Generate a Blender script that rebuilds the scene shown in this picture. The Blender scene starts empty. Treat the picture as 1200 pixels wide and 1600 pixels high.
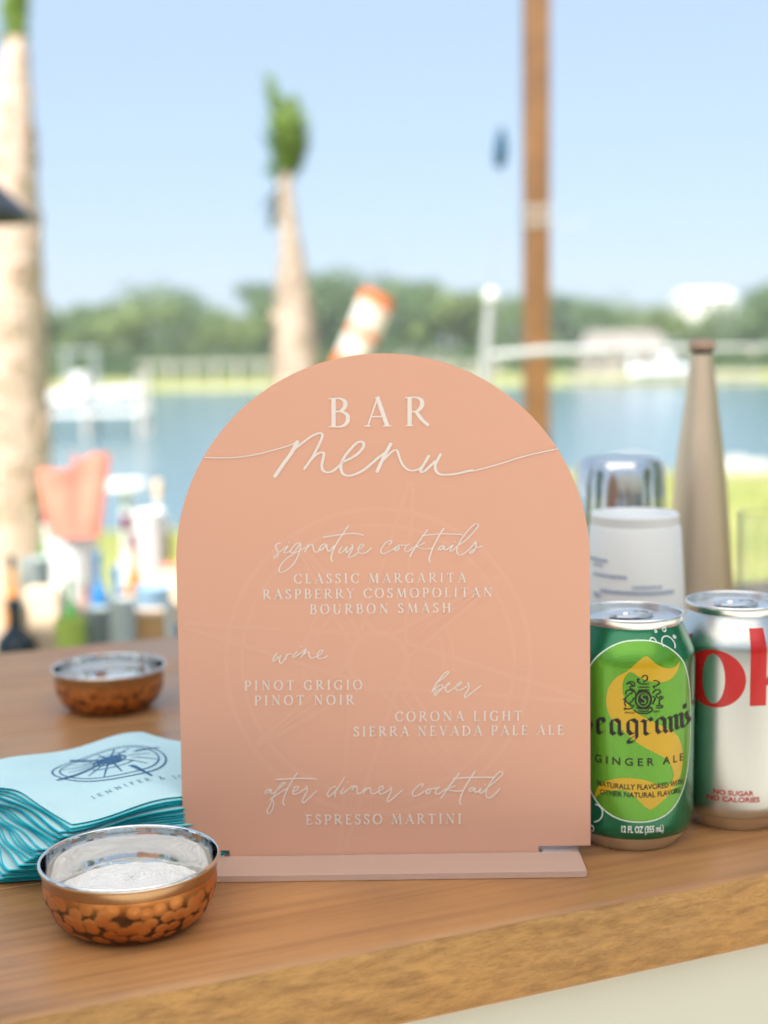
import bpy, bmesh, math, random
from mathutils import Vector, Matrix, noise
random.seed(11)
sc = bpy.context.scene
COL = sc.collection
R = math.radians

# ------------------------------------------------------------------ camera
F, CAMH = 2150.0, 0.2605
PITCH, ROLL = R(6.9), R(0.8)
_f = Vector((0, math.cos(PITCH), -math.sin(PITCH)))
_r0 = Vector((1, 0, 0)); _u0 = _r0.cross(_f)
_r = math.cos(ROLL)*_r0 - math.sin(ROLL)*_u0
_u = math.sin(ROLL)*_r0 + math.cos(ROLL)*_u0
CAM = Vector((0, 0, CAMH))
cd = bpy.data.cameras.new('camera'); cam = bpy.data.objects.new('camera', cd); COL.objects.link(cam)
m = Matrix.Identity(4)
for i in range(3):
    m[i][0], m[i][1], m[i][2], m[i][3] = _r[i], _u[i], -_f[i], CAM[i]
cam.matrix_world = m
cd.sensor_fit = 'VERTICAL'; cd.sensor_height = 36; cd.lens = F/1600*36
cd.clip_start = 0.02; cd.clip_end = 6000
cd.dof.use_dof = True; cd.dof.focus_distance = 0.652; cd.dof.aperture_fstop = 5.0
sc.camera = cam

# ------------------------------------------------------------------ light
SUN_EL, SUN_AZ = R(52), R(202)          # compass azimuth of the sun (from +Y clockwise): behind the camera, to the left
w = bpy.data.worlds.new('World'); sc.world = w; w.use_nodes = True
nt = w.node_tree; bg = nt.nodes['Background']
sky = nt.nodes.new('ShaderNodeTexSky'); sky.sky_type = 'NISHITA'; sky.sun_disc = False
sky.sun_elevation = SUN_EL; sky.sun_rotation = SUN_AZ; sky.air_density = 1.0; sky.dust_density = .4; sky.ozone_density = 3.0
hz_ = nt.nodes.new('ShaderNodeMixRGB'); hz_.inputs[0].default_value = .74; hz_.inputs[2].default_value = (3.65, 4.6, 5.85, 1)   # summer haze evens the sky out
nt.links.new(sky.outputs[0], hz_.inputs[1]); nt.links.new(hz_.outputs[0], bg.inputs[0]); bg.inputs[1].default_value = 0.07
sd = bpy.data.lights.new('sun', 'SUN'); sd.energy = 5.0; sd.angle = R(0.5); sd.color = (1, .95, .86)
sun = bpy.data.objects.new('sun', sd); COL.objects.link(sun)
sdir = Vector((math.sin(SUN_AZ)*math.cos(SUN_EL), math.cos(SUN_AZ)*math.cos(SUN_EL), math.sin(SUN_EL)))
sun.rotation_euler = sdir.to_track_quat('Z', 'Y').to_euler(); sun.location = (0, 0, 20)
sc.view_settings.view_transform = 'Standard'; sc.view_settings.look = 'None'
sc.view_settings.exposure = 1.32; sc.view_settings.gamma = 1; sc.view_settings.use_curve_mapping = False

# ------------------------------------------------------------------ pixel -> world helpers
def ray(x, y): return _f + (x-600)/F*_r - (y-800)/F*_u
def onz(x, y, z=0.0):
    d = ray(x, y); return CAM + d*((z-CAMH)/d.z)
def at(x, y, Y):
    d = ray(x, y); return CAM + d*(Y/d.y)
def px(Y): return Y/F                    # size of one photo pixel at distance Y

# ------------------------------------------------------------------ materials
def mat(name, col, rough=.6, metal=0, col2=None, scale=5, detail=4, bump=0, bscale=None, stretch=(1,1,1), trans=0, ior=1.45, coat=0, spec=.5, lo=.35, hi=.65, alpha=1, sss=0):
    M = bpy.data.materials.new(name); M.use_nodes = True
    n = M.node_tree; b = n.nodes['Principled BSDF']; L = n.links.new
    b.inputs['Base Color'].default_value = (*col, 1); b.inputs['Roughness'].default_value = rough
    b.inputs['Metallic'].default_value = metal; b.inputs['Transmission Weight'].default_value = trans
    b.inputs['IOR'].default_value = ior; b.inputs['Coat Weight'].default_value = coat; b.inputs['Coat Roughness'].default_value = .08
    b.inputs['Specular IOR Level'].default_value = spec
    if sss: b.inputs['Subsurface Weight'].default_value = sss; b.inputs['Subsurface Scale'].default_value = .01
    tc = n.nodes.new('ShaderNodeTexCoord'); mp = n.nodes.new('ShaderNodeMapping'); mp.inputs['Scale'].default_value = stretch
    L(tc.outputs['Object'], mp.inputs[0])
    if col2:
        no = n.nodes.new('ShaderNodeTexNoise'); no.inputs['Scale'].default_value = scale; no.inputs['Detail'].default_value = detail
        L(mp.outputs[0], no.inputs['Vector'])
        cr = n.nodes.new('ShaderNodeValToRGB'); cr.color_ramp.elements[0].position = lo; cr.color_ramp.elements[1].position = hi
        cr.color_ramp.elements[0].color = (*col, 1); cr.color_ramp.elements[1].color = (*col2, 1)
        L(no.outputs['Fac'], cr.inputs[0]); L(cr.outputs[0], b.inputs['Base Color'])
    if bump:
        nb = n.nodes.new('ShaderNodeTexNoise'); nb.inputs['Scale'].default_value = bscale or scale; nb.inputs['Detail'].default_value = 5
        L(mp.outputs[0], nb.inputs['Vector'])
        bp = n.nodes.new('ShaderNodeBump'); bp.inputs['Strength'].default_value = 1; bp.inputs['Distance'].default_value = bump
        L(nb.outputs['Fac'], bp.inputs['Height']); L(bp.outputs[0], b.inputs['Normal'])
    return M

def wood_mat(name, c1, c2, c3, rough, grain=(1.2, 14, 14), fine=(6, 160, 160), bump=.0002, roughbump=0, fleck=False):
    M = bpy.data.materials.new(name); M.use_nodes = True
    n = M.node_tree; b = n.nodes['Principled BSDF']; L = n.links.new
    tc = n.nodes.new('ShaderNodeTexCoord')
    oi = n.nodes.new('ShaderNodeObjectInfo'); off = n.nodes.new('ShaderNodeVectorMath'); off.operation = 'ADD'
    sc_ = n.nodes.new('ShaderNodeMath'); sc_.operation = 'MULTIPLY'; sc_.inputs[1].default_value = 7
    L(oi.outputs['Random'], sc_.inputs[0]); L(tc.outputs['Object'], off.inputs[0]); L(sc_.outputs[0], off.inputs[1])
    def nz(s, sca, det, dist=0):
        mp = n.nodes.new('ShaderNodeMapping'); mp.inputs['Scale'].default_value = s; L(off.outputs[0], mp.inputs[0])
        t = n.nodes.new('ShaderNodeTexNoise'); t.inputs['Scale'].default_value = sca; t.inputs['Detail'].default_value = det; t.inputs['Distortion'].default_value = dist
        L(mp.outputs[0], t.inputs['Vector']); return t
    a = nz(grain, 1.6, 6, .6); f2 = nz(fine, 1, 4)
    cr = n.nodes.new('ShaderNodeValToRGB'); e = cr.color_ramp.elements
    e[0].position = .3; e[0].color = (*c1, 1); e[1].position = .68; e[1].color = (*c2, 1)
    L(a.outputs['Fac'], cr.inputs[0])
    cr2 = n.nodes.new('ShaderNodeValToRGB'); e = cr2.color_ramp.elements
    e[0].position = .42; e[0].color = (0, 0, 0, 1); e[1].position = .72; e[1].color = (.75, .75, .75, 1)
    L(f2.outputs['Fac'], cr2.inputs[0])
    mx = n.nodes.new('ShaderNodeMixRGB'); mx.inputs[2].default_value = (*c3, 1)
    L(cr2.outputs[0], mx.inputs[0]); L(cr.outputs[0], mx.inputs[1])
    # blotches and stains
    bl = nz((1, 1, 1), 9, 5, .3); crb = n.nodes.new('ShaderNodeValToRGB'); e = crb.color_ramp.elements
    e[0].position = .35; e[0].color = (.78, .78, .8, 1); e[1].position = .65; e[1].color = (1.08, 1.05, 1, 1)
    L(bl.outputs['Fac'], crb.inputs[0])
    ml = n.nodes.new('ShaderNodeMixRGB'); ml.blend_type = 'MULTIPLY'; ml.inputs[0].default_value = 1
    L(mx.outputs[0], ml.inputs[1]); L(crb.outputs[0], ml.inputs[2]); L(ml.outputs[0], b.inputs['Base Color'])
    if fleck:
        fk = nz((.3, 1, 1.2), 420, 5, .8); cf = n.nodes.new('ShaderNodeValToRGB'); e = cf.color_ramp.elements
        e[0].position = .36; e[0].color = (.86, .84, .82, 1); e[1].position = .62; e[1].color = (1.04, 1.04, 1.04, 1); L(fk.outputs['Fac'], cf.inputs[0])
        m2 = n.nodes.new('ShaderNodeMixRGB'); m2.blend_type = 'MULTIPLY'; m2.inputs[0].default_value = 1
        L(ml.outputs[0], m2.inputs[1]); L(cf.outputs[0], m2.inputs[2]); L(m2.outputs[0], b.inputs['Base Color'])
        # pale scuffs
        sf_ = nz((1, 1, 3), 14, 4, .5); cs = n.nodes.new('ShaderNodeValToRGB'); e = cs.color_ramp.elements
        e[0].position = .66; e[0].color = (0, 0, 0, 1); e[1].position = .74; e[1].color = (.5, .5, .5, 1); L(sf_.outputs['Fac'], cs.inputs[0])
        m3 = n.nodes.new('ShaderNodeMixRGB'); m3.inputs[2].default_value = (.55, .43, .28, 1)
        L(cs.outputs[0], m3.inputs[0]); L(m2.outputs[0], m3.inputs[1]); L(m3.outputs[0], b.inputs['Base Color'])
    rr = n.nodes.new('ShaderNodeMapRange'); rr.inputs['To Min'].default_value = rough-.07; rr.inputs['To Max'].default_value = rough+.12
    L(bl.outputs['Fac'], rr.inputs['Value']); L(rr.outputs[0], b.inputs['Roughness'])
    bp = n.nodes.new('ShaderNodeBump'); bp.inputs['Distance'].default_value = bump; L(f2.outputs['Fac'], bp.inputs['Height'])
    last = bp
    if roughbump:
        g = nz((1, 1, 1.3), 420, 4, .2); bp2 = n.nodes.new('ShaderNodeBump'); bp2.inputs['Distance'].default_value = roughbump
        L(g.outputs['Fac'], bp2.inputs['Height']); L(bp.outputs[0], bp2.inputs['Normal']); last = bp2
        g2 = nz((1, 1, 1.6), 120, 3, .4); bp3 = n.nodes.new('ShaderNodeBump'); bp3.inputs['Distance'].default_value = roughbump*1.6
        L(g2.outputs['Fac'], bp3.inputs['Height']); L(last.outputs[0], bp3.inputs['Normal']); last = bp3
    L(last.outputs[0], b.inputs['Normal'])
    return M

# ------------------------------------------------------------------ object helpers
def link(name, me, mats=None, parent=None, loc=None):
    o = bpy.data.objects.new(name, me); COL.objects.link(o)
    if mats is not None:
        for mm in (mats if isinstance(mats, (list, tuple)) else [mats]): me.materials.append(mm)
    if parent: o.parent = parent
    if loc is not None: o.location = loc
    return o
def mesh(vs, fs, smooth=False, mi=None):
    me = bpy.data.meshes.new('mesh'); me.from_pydata([tuple(v) for v in vs], [], fs); me.update()
    if smooth:
        for p in me.polygons: p.use_smooth = True
        me.set_sharp_from_angle(angle=R(38))
    if mi:
        for p, k in zip(me.polygons, mi): p.material_index = k
    return me
def thing(name, label, cat, loc=(0,0,0), rz=0, group=None):
    o = bpy.data.objects.new(name, None); COL.objects.link(o); o.empty_display_size = .05
    o.location = loc; o.rotation_euler = (0, 0, rz); return tag(o, label, cat, group)
def tag(o, label, cat, group=None):
    o['label'] = label; o['category'] = cat
    if group: o['group'] = group
    return o
def struct(o): o['kind'] = 'structure'; return o
def stuff(o): o['kind'] = 'stuff'; return o
def bmm(bm, smooth=False):
    me = bpy.data.meshes.new('mesh'); bmesh.ops.recalc_face_normals(bm, faces=bm.faces); bm.to_mesh(me); bm.free()
    if smooth:
        for p in me.polygons: p.use_smooth = True
    return me
def box(sx, sy, sz, c=(0,0,0), bevel=0, seg=2):
    bm = bmesh.new(); bmesh.ops.create_cube(bm, size=1)
    for v in bm.verts: v.co = Vector((v.co.x*sx+c[0], v.co.y*sy+c[1], v.co.z*sz+c[2]))
    if bevel: bmesh.ops.bevel(bm, geom=bm.edges[:], offset=bevel, segments=seg, affect='EDGES', profile=.5)
    return bmm(bm)
def lathe(prof, n=64, z0=0, cap=False):
    """prof: list of (r, z). Points with r == 0 become poles."""
    vs, fs, rows = [], [], []
    for r_, z_ in prof:
        if r_ <= 1e-7: rows.append([len(vs)]); vs.append((0, 0, z_+z0))
        else:
            rows.append(list(range(len(vs), len(vs)+n)))
            for i in range(n):
                a = 2*math.pi*i/n; vs.append((r_*math.cos(a), r_*math.sin(a), z_+z0))
    for a, b in zip(rows, rows[1:]):
        for i in range(n):
            j = (i+1) % n
            if len(a) == 1 and len(b) == 1: continue
            if len(a) == 1: fs.append((a[0], b[j], b[i]))
            elif len(b) == 1: fs.append((a[i], a[j], b[0]))
            else: fs.append((a[i], a[j], b[j], b[i]))
    return mesh(vs, fs, True)
def smoothprof(pts, k=6):
    out = []
    for i in range(len(pts)-1):
        p0 = pts[max(i-1, 0)]; p1 = pts[i]; p2 = pts[i+1]; p3 = pts[min(i+2, len(pts)-1)]
        for t in range(k):
            t /= k
            out.append(tuple(.5*((2*p1[j]) + (-p0[j]+p2[j])*t + (2*p0[j]-5*p1[j]+4*p2[j]-p3[j])*t*t + (-p0[j]+3*p1[j]-3*p2[j]+p3[j])*t**3) for j in range(len(p1))))
    out.append(tuple(pts[-1])); return out
def tube(pts, rad, n=12):
    pts = [Vector(p) for p in pts]; rads = rad if isinstance(rad, (list, tuple)) else [rad]*len(pts)
    vs, fs = [], []
    for i, p in enumerate(pts):
        t = (pts[min(i+1, len(pts)-1)] - pts[max(i-1, 0)]).normalized()
        a = t.cross(Vector((0, 0, 1))) if abs(t.z) < .95 else t.cross(Vector((1, 0, 0)))
        a.normalize(); b = t.cross(a)
        for k in range(n):
            g = 2*math.pi*k/n; vs.append(p + (a*math.cos(g)+b*math.sin(g))*rads[i])
    for i in range(len(pts)-1):
        for k in range(n):
            l = (k+1) % n; fs.append((i*n+k, i*n+l, (i+1)*n+l, (i+1)*n+k))
    fs.append(tuple(range(n))); fs.append(tuple(range((len(pts)-1)*n, len(pts)*n)))
    return mesh(vs, fs, True)
def copy_tree(o, parent=None):
    c = o.copy(); COL.objects.link(c)
    if parent: c.parent = parent
    for ch in list(o.children): copy_tree(ch, c)
    return c

# ------------------------------------------------------------------ pen strokes (lettering)
def pen(strokes, width, flat=.35, smooth=True, k=5, taper=True):
    """strokes: lists of 2D points -> list of closed outlines as (left, right) point rows"""
    rows = []
    for s in strokes:
        w_ = width
        if isinstance(s, tuple): s, w_ = s
        pts = smoothprof(s, k) if (smooth and len(s) > 2) else [tuple(p) for p in s]
        if len(pts) == 2: pts = [tuple(pts[0][j]+(pts[1][j]-pts[0][j])*t/4 for j in range(2)) for t in range(5)]
        L_, R_ = [], []
        for i, p in enumerate(pts):
            a = pts[max(i-1, 0)]; b = pts[min(i+1, len(pts)-1)]
            dx, dy = b[0]-a[0], b[1]-a[1]; l = math.hypot(dx, dy) or 1; dx /= l; dy /= l
            ww = w_*(flat + (1-flat)*abs(dy)**1.2)
            if taper and (i == 0 or i == len(pts)-1): ww *= .55
            L_.append((p[0]-dy*ww/2, p[1]+dx*ww/2)); R_.append((p[0]+dy*ww/2, p[1]-dx*ww/2))
        rows.append((L_, R_))
    return rows
def ribbon_mesh(rows, mapf, h=.0006, base=0.0):
    """raise each ribbon h above the surface; mapf(x, y, height) -> 3D"""
    vs, fs = [], []
    for q, (L_, R_) in enumerate(rows):
        hh = base + h + (q % 40)*4e-6
        o = len(vs); n = len(L_)
        for l, r_ in zip(L_, R_):
            vs += [mapf(l[0], l[1], hh), mapf(r_[0], r_[1], hh), mapf(l[0], l[1], base-.0001), mapf(r_[0], r_[1], base-.0001)]
        for i in range(n-1):
            a, b = o+4*i, o+4*(i+1)
            fs += [(a, b, b+1, a+1), (a, a+2, b+2, b), (a+1, b+1, b+3, a+3)]
        fs += [(o, o+1, o+3, o+2), (o+4*(n-1), o+4*(n-1)+2, o+4*(n-1)+3, o+4*(n-1)+1)]
    return mesh(vs, fs)
# old-style serif capitals, cap height 1: name -> (advance, strokes); a stroke may be (points, width)
K_, T_ = .135, .055
def sf(x, y, w_=.13): return ([(x-w_, y), (x+w_, y)], .045/.35)
G = {
 'A': (.9, [([(.13, .02), (.46, .98)], T_), ([(.45, 1.02), (.80, .02)], K_), ([(.26, .34), (.66, .34)], .15), sf(.12, .02, .12), sf(.80, .02, .14)]),
 'B': (.74, [[(.18, .02), (.18, .98)], [(.16, .98), (.40, .98), (.56, .88), (.57, .70), (.42, .55), (.16, .53)], [(.16, .53), (.45, .53), (.65, .40), (.64, .16), (.45, .02), (.16, .02)], sf(.13, .98, .11), sf(.13, .02, .11)]),
 'C': (.86, [[(.78, .76), (.74, .90), (.56, .99), (.32, .93), (.12, .72), (.09, .48), (.18, .20), (.42, .01), (.64, .03), (.79, .20)], ([(.78, .98), (.79, .74)], T_)]),
 'D': (.92, [[(.18, .02), (.18, .98)], [(.16, .98), (.48, .97), (.74, .80), (.84, .50), (.74, .19), (.48, .03), (.16, .02)], sf(.13, .98, .11), sf(.13, .02, .11)]),
 'E': (.70, [[(.18, .02), (.18, .98)], ([(.06, .98), (.58, .98)], .15), ([(.16, .52), (.48, .52)], .14), ([(.06, .02), (.62, .02)], .15), ([(.58, 1.0), (.59, .80)], T_), ([(.48, .62), (.48, .42)], T_), ([(.62, .0), (.66, .22)], T_)]),
 'F': (.66, [[(.18, .02), (.18, .98)], ([(.06, .98), (.58, .98)], .15), ([(.16, .52), (.46, .52)], .14), ([(.58, 1.0), (.59, .80)], T_), ([(.46, .62), (.46, .42)], T_), sf(.18, .02)]),
 'G': (.92, [[(.78, .78), (.74, .90), (.56, .99), (.32, .93), (.12, .72), (.09, .48), (.18, .20), (.42, .01), (.64, .02), (.78, .12)], [(.76, .02), (.76, .40)], sf(.76, .42, .12), ([(.78, .98), (.79, .76)], T_)]),
 'H': (.94, [[(.18, .02), (.18, .98)], [(.76, .02), (.76, .98)], ([(.18, .52), (.76, .52)], .14), sf(.18, .98), sf(.18, .02), sf(.76, .98), sf(.76, .02)]),
 'I': (.38, [[(.19, .02), (.19, .98)], sf(.19, .98), sf(.19, .02)]),
 'J': (.42, [[(.24, .98), (.24, .10), (.14, -.14), (.02, -.18)], sf(.24, .98)]),
 'L': (.66, [[(.18, .02), (.18, .98)], ([(.06, .02), (.58, .02)], .15), ([(.58, .0), (.62, .24)], T_), sf(.18, .98)]),
 'M': (1.12, [([(.17, .02), (.22, .98)], T_), ([(.22, 1.0), (.56, .06)], K_), ([(.55, .04), (.90, .98)], T_), ([(.90, .98), (.96, .02)], K_), sf(.16, .02, .12), sf(.96, .02), sf(.19, .98, .09), sf(.92, .98, .09)]),
 'N': (.96, [([(.18, .02), (.18, .98)], T_), ([(.18, .99), (.80, .02)], K_), ([(.80, .0), (.80, .98)], T_), sf(.16, .98, .10), sf(.18, .02, .12), sf(.80, .98, .12)]),
 'O': (.98, [[(.49, .99), (.22, .90), (.09, .62), (.11, .32), (.28, .06), (.50, .01), (.74, .09), (.89, .36), (.87, .68), (.70, .93), (.49, .99)]]),
 'P': (.70, [[(.18, .02), (.18, .98)], [(.16, .98), (.42, .98), (.60, .86), (.61, .64), (.44, .46), (.18, .46)], sf(.13, .98, .11), sf(.18, .02)]),
 'R': (.84, [[(.18, .02), (.18, .98)], [(.16, .98), (.42, .98), (.59, .87), (.59, .67), (.43, .51), (.18, .50)], ([(.40, .50), (.60, .22), (.84, .01)], K_), sf(.13, .98, .11), sf(.18, .02)]),
 'S': (.60, [[(.48, .80), (.42, .94), (.26, .99), (.12, .88), (.11, .72), (.24, .58), (.42, .44), (.51, .28), (.44, .08), (.26, .01), (.12, .06), (.07, .22)], ([(.49, .98), (.49, .78)], T_), ([(.08, .02), (.07, .24)], T_)]),
 'T': (.80, [[(.40, .02), (.40, .98)], ([(.06, .97), (.74, .97)], .15), ([(.05, 1.0), (.07, .78)], T_), ([(.75, 1.0), (.73, .78)], T_), sf(.40, .02)]),
 'U': (.90, [[(.18, .98), (.18, .35), (.28, .08), (.48, .01), (.68, .10), (.75, .38)], ([(.75, .30), (.75, .98)], T_), sf(.18, .98), sf(.75, .98, .12)]),
 'V': (.86, [([(.12, .98), (.45, .02)], K_), ([(.45, .0), (.76, .98)], T_), sf(.13, .98), sf(.76, .98, .11)]),
 'Y': (.82, [([(.11, .98), (.41, .50)], K_), ([(.42, .48), (.70, .98)], T_), [(.41, .02), (.41, .52)], sf(.12, .98), sf(.70, .98, .11), sf(.41, .02)]),
 '&': (.92, [[(.85, .50), (.66, .15), (.40, .0), (.14, .12), (.16, .36), (.42, .58), (.52, .80), (.40, .98), (.27, .85), (.34, .62), (.60, .22), (.86, .02)]]),
 ' ': (.30, []),
}
def serif_line(txt, x0, x1, y0, y1, cap):
    """strokes in photo pixels (y down); baseline runs (x0,y0) -> (x1,y1)"""
    nat = sum(G[c][0] for c in txt)*cap; sp = ((x1-x0) - nat)/(len(txt)-1)
    out = []; x = x0; sl = (y1-y0)/(x1-x0)
    for c in txt:
        adv, st = G[c]
        for s in st:
            wd = K_
            if isinstance(s, tuple): s, wd = s
            pts = [(x + a*cap, y0 + (x+a*cap-x0)*sl - b*cap) for a, b in s]
            out += pen([pts], wd*cap*1.12, flat=.38 if cap < 20 else .33, taper=False, k=5)
        x += adv*cap + sp
    return out
def script(frame, strokes, width):
    ox, oy, s = frame; out = []
    for st in strokes:
        wd = width
        if isinstance(st, tuple): st, wd = st
        out += pen([[(ox+a/s, oy+b/s) for a, b in st]], wd, flat=.62, k=6)
    return out
def dot(frame, c, r_):
    ox, oy, s = frame; x, y = ox+c[0]/s, oy+c[1]/s
    return pen([[(x-r_*.5, y+r_*.5), (x+r_*.5, y-r_*.5)]], r_*1.6, flat=1, taper=True)

# ================================================================== GROUND, WATER, SKY SIDE
def ground_z(x, y):
    k = min(1, max(0, (x+2.5)/4.5)); k = k*k*(3-2*k)          # the bank comes closer on the left
    if y < 3: z = -1.06
    elif y < 60: z = max(-5.5, -1.06 - (y-3)*(.096+(.0655-.096)*k))
    elif y < 112: z = -5.5
    elif y < 124: z = -5.5 + (y-112)*.20
    elif y < 200: z = -3.1 + (y-124)*.018
    else: z = -1.75
    return z + CAMH - .26 + .04*noise.noise(Vector((x*.3, y*.3, 0)))
def terrain(name, ys, xh, M):
    vs, fs = [], []; nx = 41
    for y in ys:
        for i in range(nx):
            x = (i/(nx-1)*2-1)*xh(y); vs.append((x, y, ground_z(x, y)))
    for j in range(len(ys)-1):
        for i in range(nx-1): fs.append((j*nx+i, j*nx+i+1, (j+1)*nx+i+1, (j+1)*nx+i))
    return struct(link(name, mesh(vs, fs, True), M))
M_lawn = mat('lawn_grass', (.20, .24, .055), .9, col2=(.36, .36, .13), scale=.55, detail=6, bump=.02, bscale=30)
M_marsh = mat('marsh_grass', (.24, .27, .07), .9, col2=(.36, .34, .16), scale=.08, detail=6, stretch=(1, 3, 1))
terrain('lawn', [-60, -30, -12, -5]+[i for i in range(0, 39)]+[42, 46, 52, 60], lambda y: 60, M_lawn)
terrain('marsh_bank', [110+i*3 for i in range(31)]+[230, 300, 500, 1000, 3000], lambda y: max(160, y*1.1), M_marsh)
M_water = mat('river_water', (.085, .16, .20), .15, bump=.12, bscale=1.4, stretch=(1, .35, 1), ior=1.33)
WZ = -3.45 + CAMH - .26
struct(link('water', mesh([(-400, 20, WZ), (400, 20, WZ), (400, 126, WZ), (-400, 126, WZ)], [(0, 1, 2, 3)]), M_water))

# unseen pale patio round the bar, added to bounce sunlight
M_patio = mat('patio_concrete', (.42, .38, .33), .85, col2=(.52, .48, .42), scale=3, bump=.002, bscale=60)
struct(link('patio', box(14, 14, .06, (0, -4.3, -1.075)), M_patio))

# thin summer air over the river
hm = bpy.data.materials.new('haze'); hm.use_nodes = True; hn = hm.node_tree
for q in list(hn.nodes):
    if q.type == 'BSDF_PRINCIPLED': hn.nodes.remove(q)
pv = hn.nodes.new('ShaderNodeVolumePrincipled'); pv.inputs['Color'].default_value = (.86, .93, 1, 1); pv.inputs['Density'].default_value = .0007; pv.inputs['Anisotropy'].default_value = .2
hn.links.new(pv.outputs[0], hn.nodes['Material Output'].inputs['Volume'])
stuff(tag(link('haze', box(6700, 3200, 30, (0, 1450, 6)), hm), 'thin pale summer haze over the river and far shore', 'haze'))

# ------------------------------------------------------------------ foliage
M_leaf = mat('oak_leaves', (.06, .11, .035), .6, col2=(.13, .20, .07), scale=.6, detail=3)
M_leaf2 = mat('pine_leaves', (.05, .10, .045), .6, col2=(.11, .18, .07), scale=.5, detail=3)
M_leaf3 = mat('bright_leaves', (.10, .16, .035), .6, col2=(.17, .22, .06), scale=.6, detail=3)
M_bark = mat('bark', (.14, .10, .07), .9, col2=(.22, .17, .12), scale=6)
def crown_mesh(seed, rx, rz, nb=20, nl=120, ls=.42):
    rnd = random.Random(seed); vs, fs = [], []
    for b in range(nb):
        a = rnd.uniform(0, 6.28); rr = rnd.uniform(0, .8)**.6; z = rnd.uniform(-.75, .8)
        q = math.sqrt(max(.05, 1-z*z))
        c = Vector((math.cos(a)*rr*rx*q, math.sin(a)*rr*rx*q, z*rz)); br = rnd.uniform(.22, .42)*rx
        for i in range(nl):
            d = Vector((rnd.gauss(0, 1), rnd.gauss(0, 1), rnd.gauss(0, 1))).normalized()
            p = c + d*br*rnd.uniform(.6, 1.08); d2 = (d + Vector((rnd.gauss(0, .5), rnd.gauss(0, .5), rnd.gauss(0, .5)+.3))).normalized()
            u_ = d2.cross(Vector((rnd.random(), rnd.random(), rnd.random()))).normalized(); v_ = d2.cross(u_); s = ls*rnd.uniform(.6, 1.3)
            o = len(vs); vs += [p-u_*s*.5, p+v_*s*.35, p+u_*s*.5, p-v_*s*.35]; fs.append((o, o+1, o+2, o+3))
    return mesh(vs, fs)
crowns = [crown_mesh(1, 3.6, 3.2), crown_mesh(2, 4.4, 3.0), crown_mesh(3, 2.6, 4.0), crown_mesh(4, 3.4, 2.6), crown_mesh(5, 5.0, 3.6, 28)]
leafm = [M_leaf, M_leaf3, M_leaf2, M_leaf3, M_leaf]
for c, l in zip(crowns, leafm): c.materials.append(l)
trunkm = tube([(0, 0, 0), (.1, 0, 2), (-.05, .05, 4), (.1, 0, 6)], [.30, .25, .2, .12], 8); trunkm.materials.append(M_bark)
# (photo x of the crown, photo y of its top, distance, variant)
TREES = [(62, 486, 150, 3), (95, 492, 165, 1), (130, 478, 158, 0), (165, 476, 170, 3), (205, 468, 150, 1), (252, 446, 176, 4), (292, 474, 160, 0), (330, 488, 172, 3),
         (362, 490, 150, 1), (398, 440, 182, 2), (418, 462, 158, 0), (455, 450, 172, 4), (505, 436, 178, 0), (540, 424, 168, 4), (585, 440, 180, 1), (628, 446, 160, 0),
         (668, 436, 176, 2), (700, 454, 158, 3), (742, 462, 170, 0), (785, 462, 176, 1), (830, 460, 160, 4), (880, 462, 150, 2), (912, 466, 176, 4), (948, 470, 190, 1),
         (1000, 478, 200, 0), (1035, 482, 176, 3), (1078, 492, 160, 1), (1120, 488, 172, 0), (1150, 474, 158, 4), (1188, 450, 168, 2), (1215, 446, 150, 0)]
PL = {0: 'rounded broad tree', 1: 'low wide pale tree', 2: 'tall narrow dark tree', 3: 'small bright bushy tree', 4: 'large spreading tree'}
def where(x):
    for a, s in ((75, 'right beside the near left palm trunk'), (150, 'above the cabin of the white boat'), (235, 'over the bow of the white boat'), (310, 'at the highest clump left of the middle palm'),
                 (380, 'in the dip before the middle palm'), (500, 'behind the middle palm trunk'), (560, 'between the palm and the striped windsock'),
                 (640, 'just behind the striped windsock'), (720, 'between the windsock and the thin grey pole'), (800, 'behind the thin grey pole'), (870, 'behind the brown wooden post'),
                 (960, 'just right of the brown wooden post'), (1050, 'behind the grey roofed boathouse'), (1130, 'under the white house on the skyline')):
        if x < a: return s
    return 'at the right end of the far shore'
seen = {}
for (tx, ty, D, v) in TREES:
    p = at(tx, ty, D); gz = ground_z(p.x, D); h = p.z - gz
    base = PL[v]+' across the river '+where(tx)
    seen.setdefault(base, 0); seen[base] += 1
    lab = base if seen[base] == 1 else base.replace(' across the river', ', right one,')
    lab = lab.replace(' at the highest clump left of', ' in the highest clump before')
    t = thing('tree', lab, 'tree', (p.x, D, gz), random.uniform(0, 6), 'trees along the far shore')
    cz = {0: 3.2, 1: 3.0, 2: 4.0, 3: 2.6, 4: 3.6}[v]
    s = h/(cz*2.0+1.0)
    c = link('crown', crowns[v], None, t); c.scale = (s*1.15, s*1.15, s); c.location.z = s*(cz+1.0)
    k = link('trunk', trunkm, None, t); k.scale = (s, s, s*.9)
# undergrowth: nobody could count it
vs, fs = [], []; rnd = random.Random(5)
for i in range(16000):
    x = rnd.uniform(-62, 62); y = rnd.uniform(138, 150); g = ground_z(x, y)
    p = Vector((x, y, g + rnd.uniform(0, 1)**1.3*(2.6+1.4*noise.noise(Vector((x*.12, 0, 3))))))
    a = rnd.uniform(0, 6.28); s = rnd.uniform(.35, .8); o = len(vs); u_ = Vector((math.cos(a), math.sin(a)*.6, .2))*s; v_ = Vector((-.2, -.3, 1)).normalized()*s*.7
    vs += [p-u_*.5, p-v_*.4, p+u_*.5, p+v_*.6]; fs.append((o, o+1, o+2, o+3))
stuff(tag(link('undergrowth', mesh(vs, fs), M_leaf2), 'dark green bushes massed under the far shore trees', 'bushes'))
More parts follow.
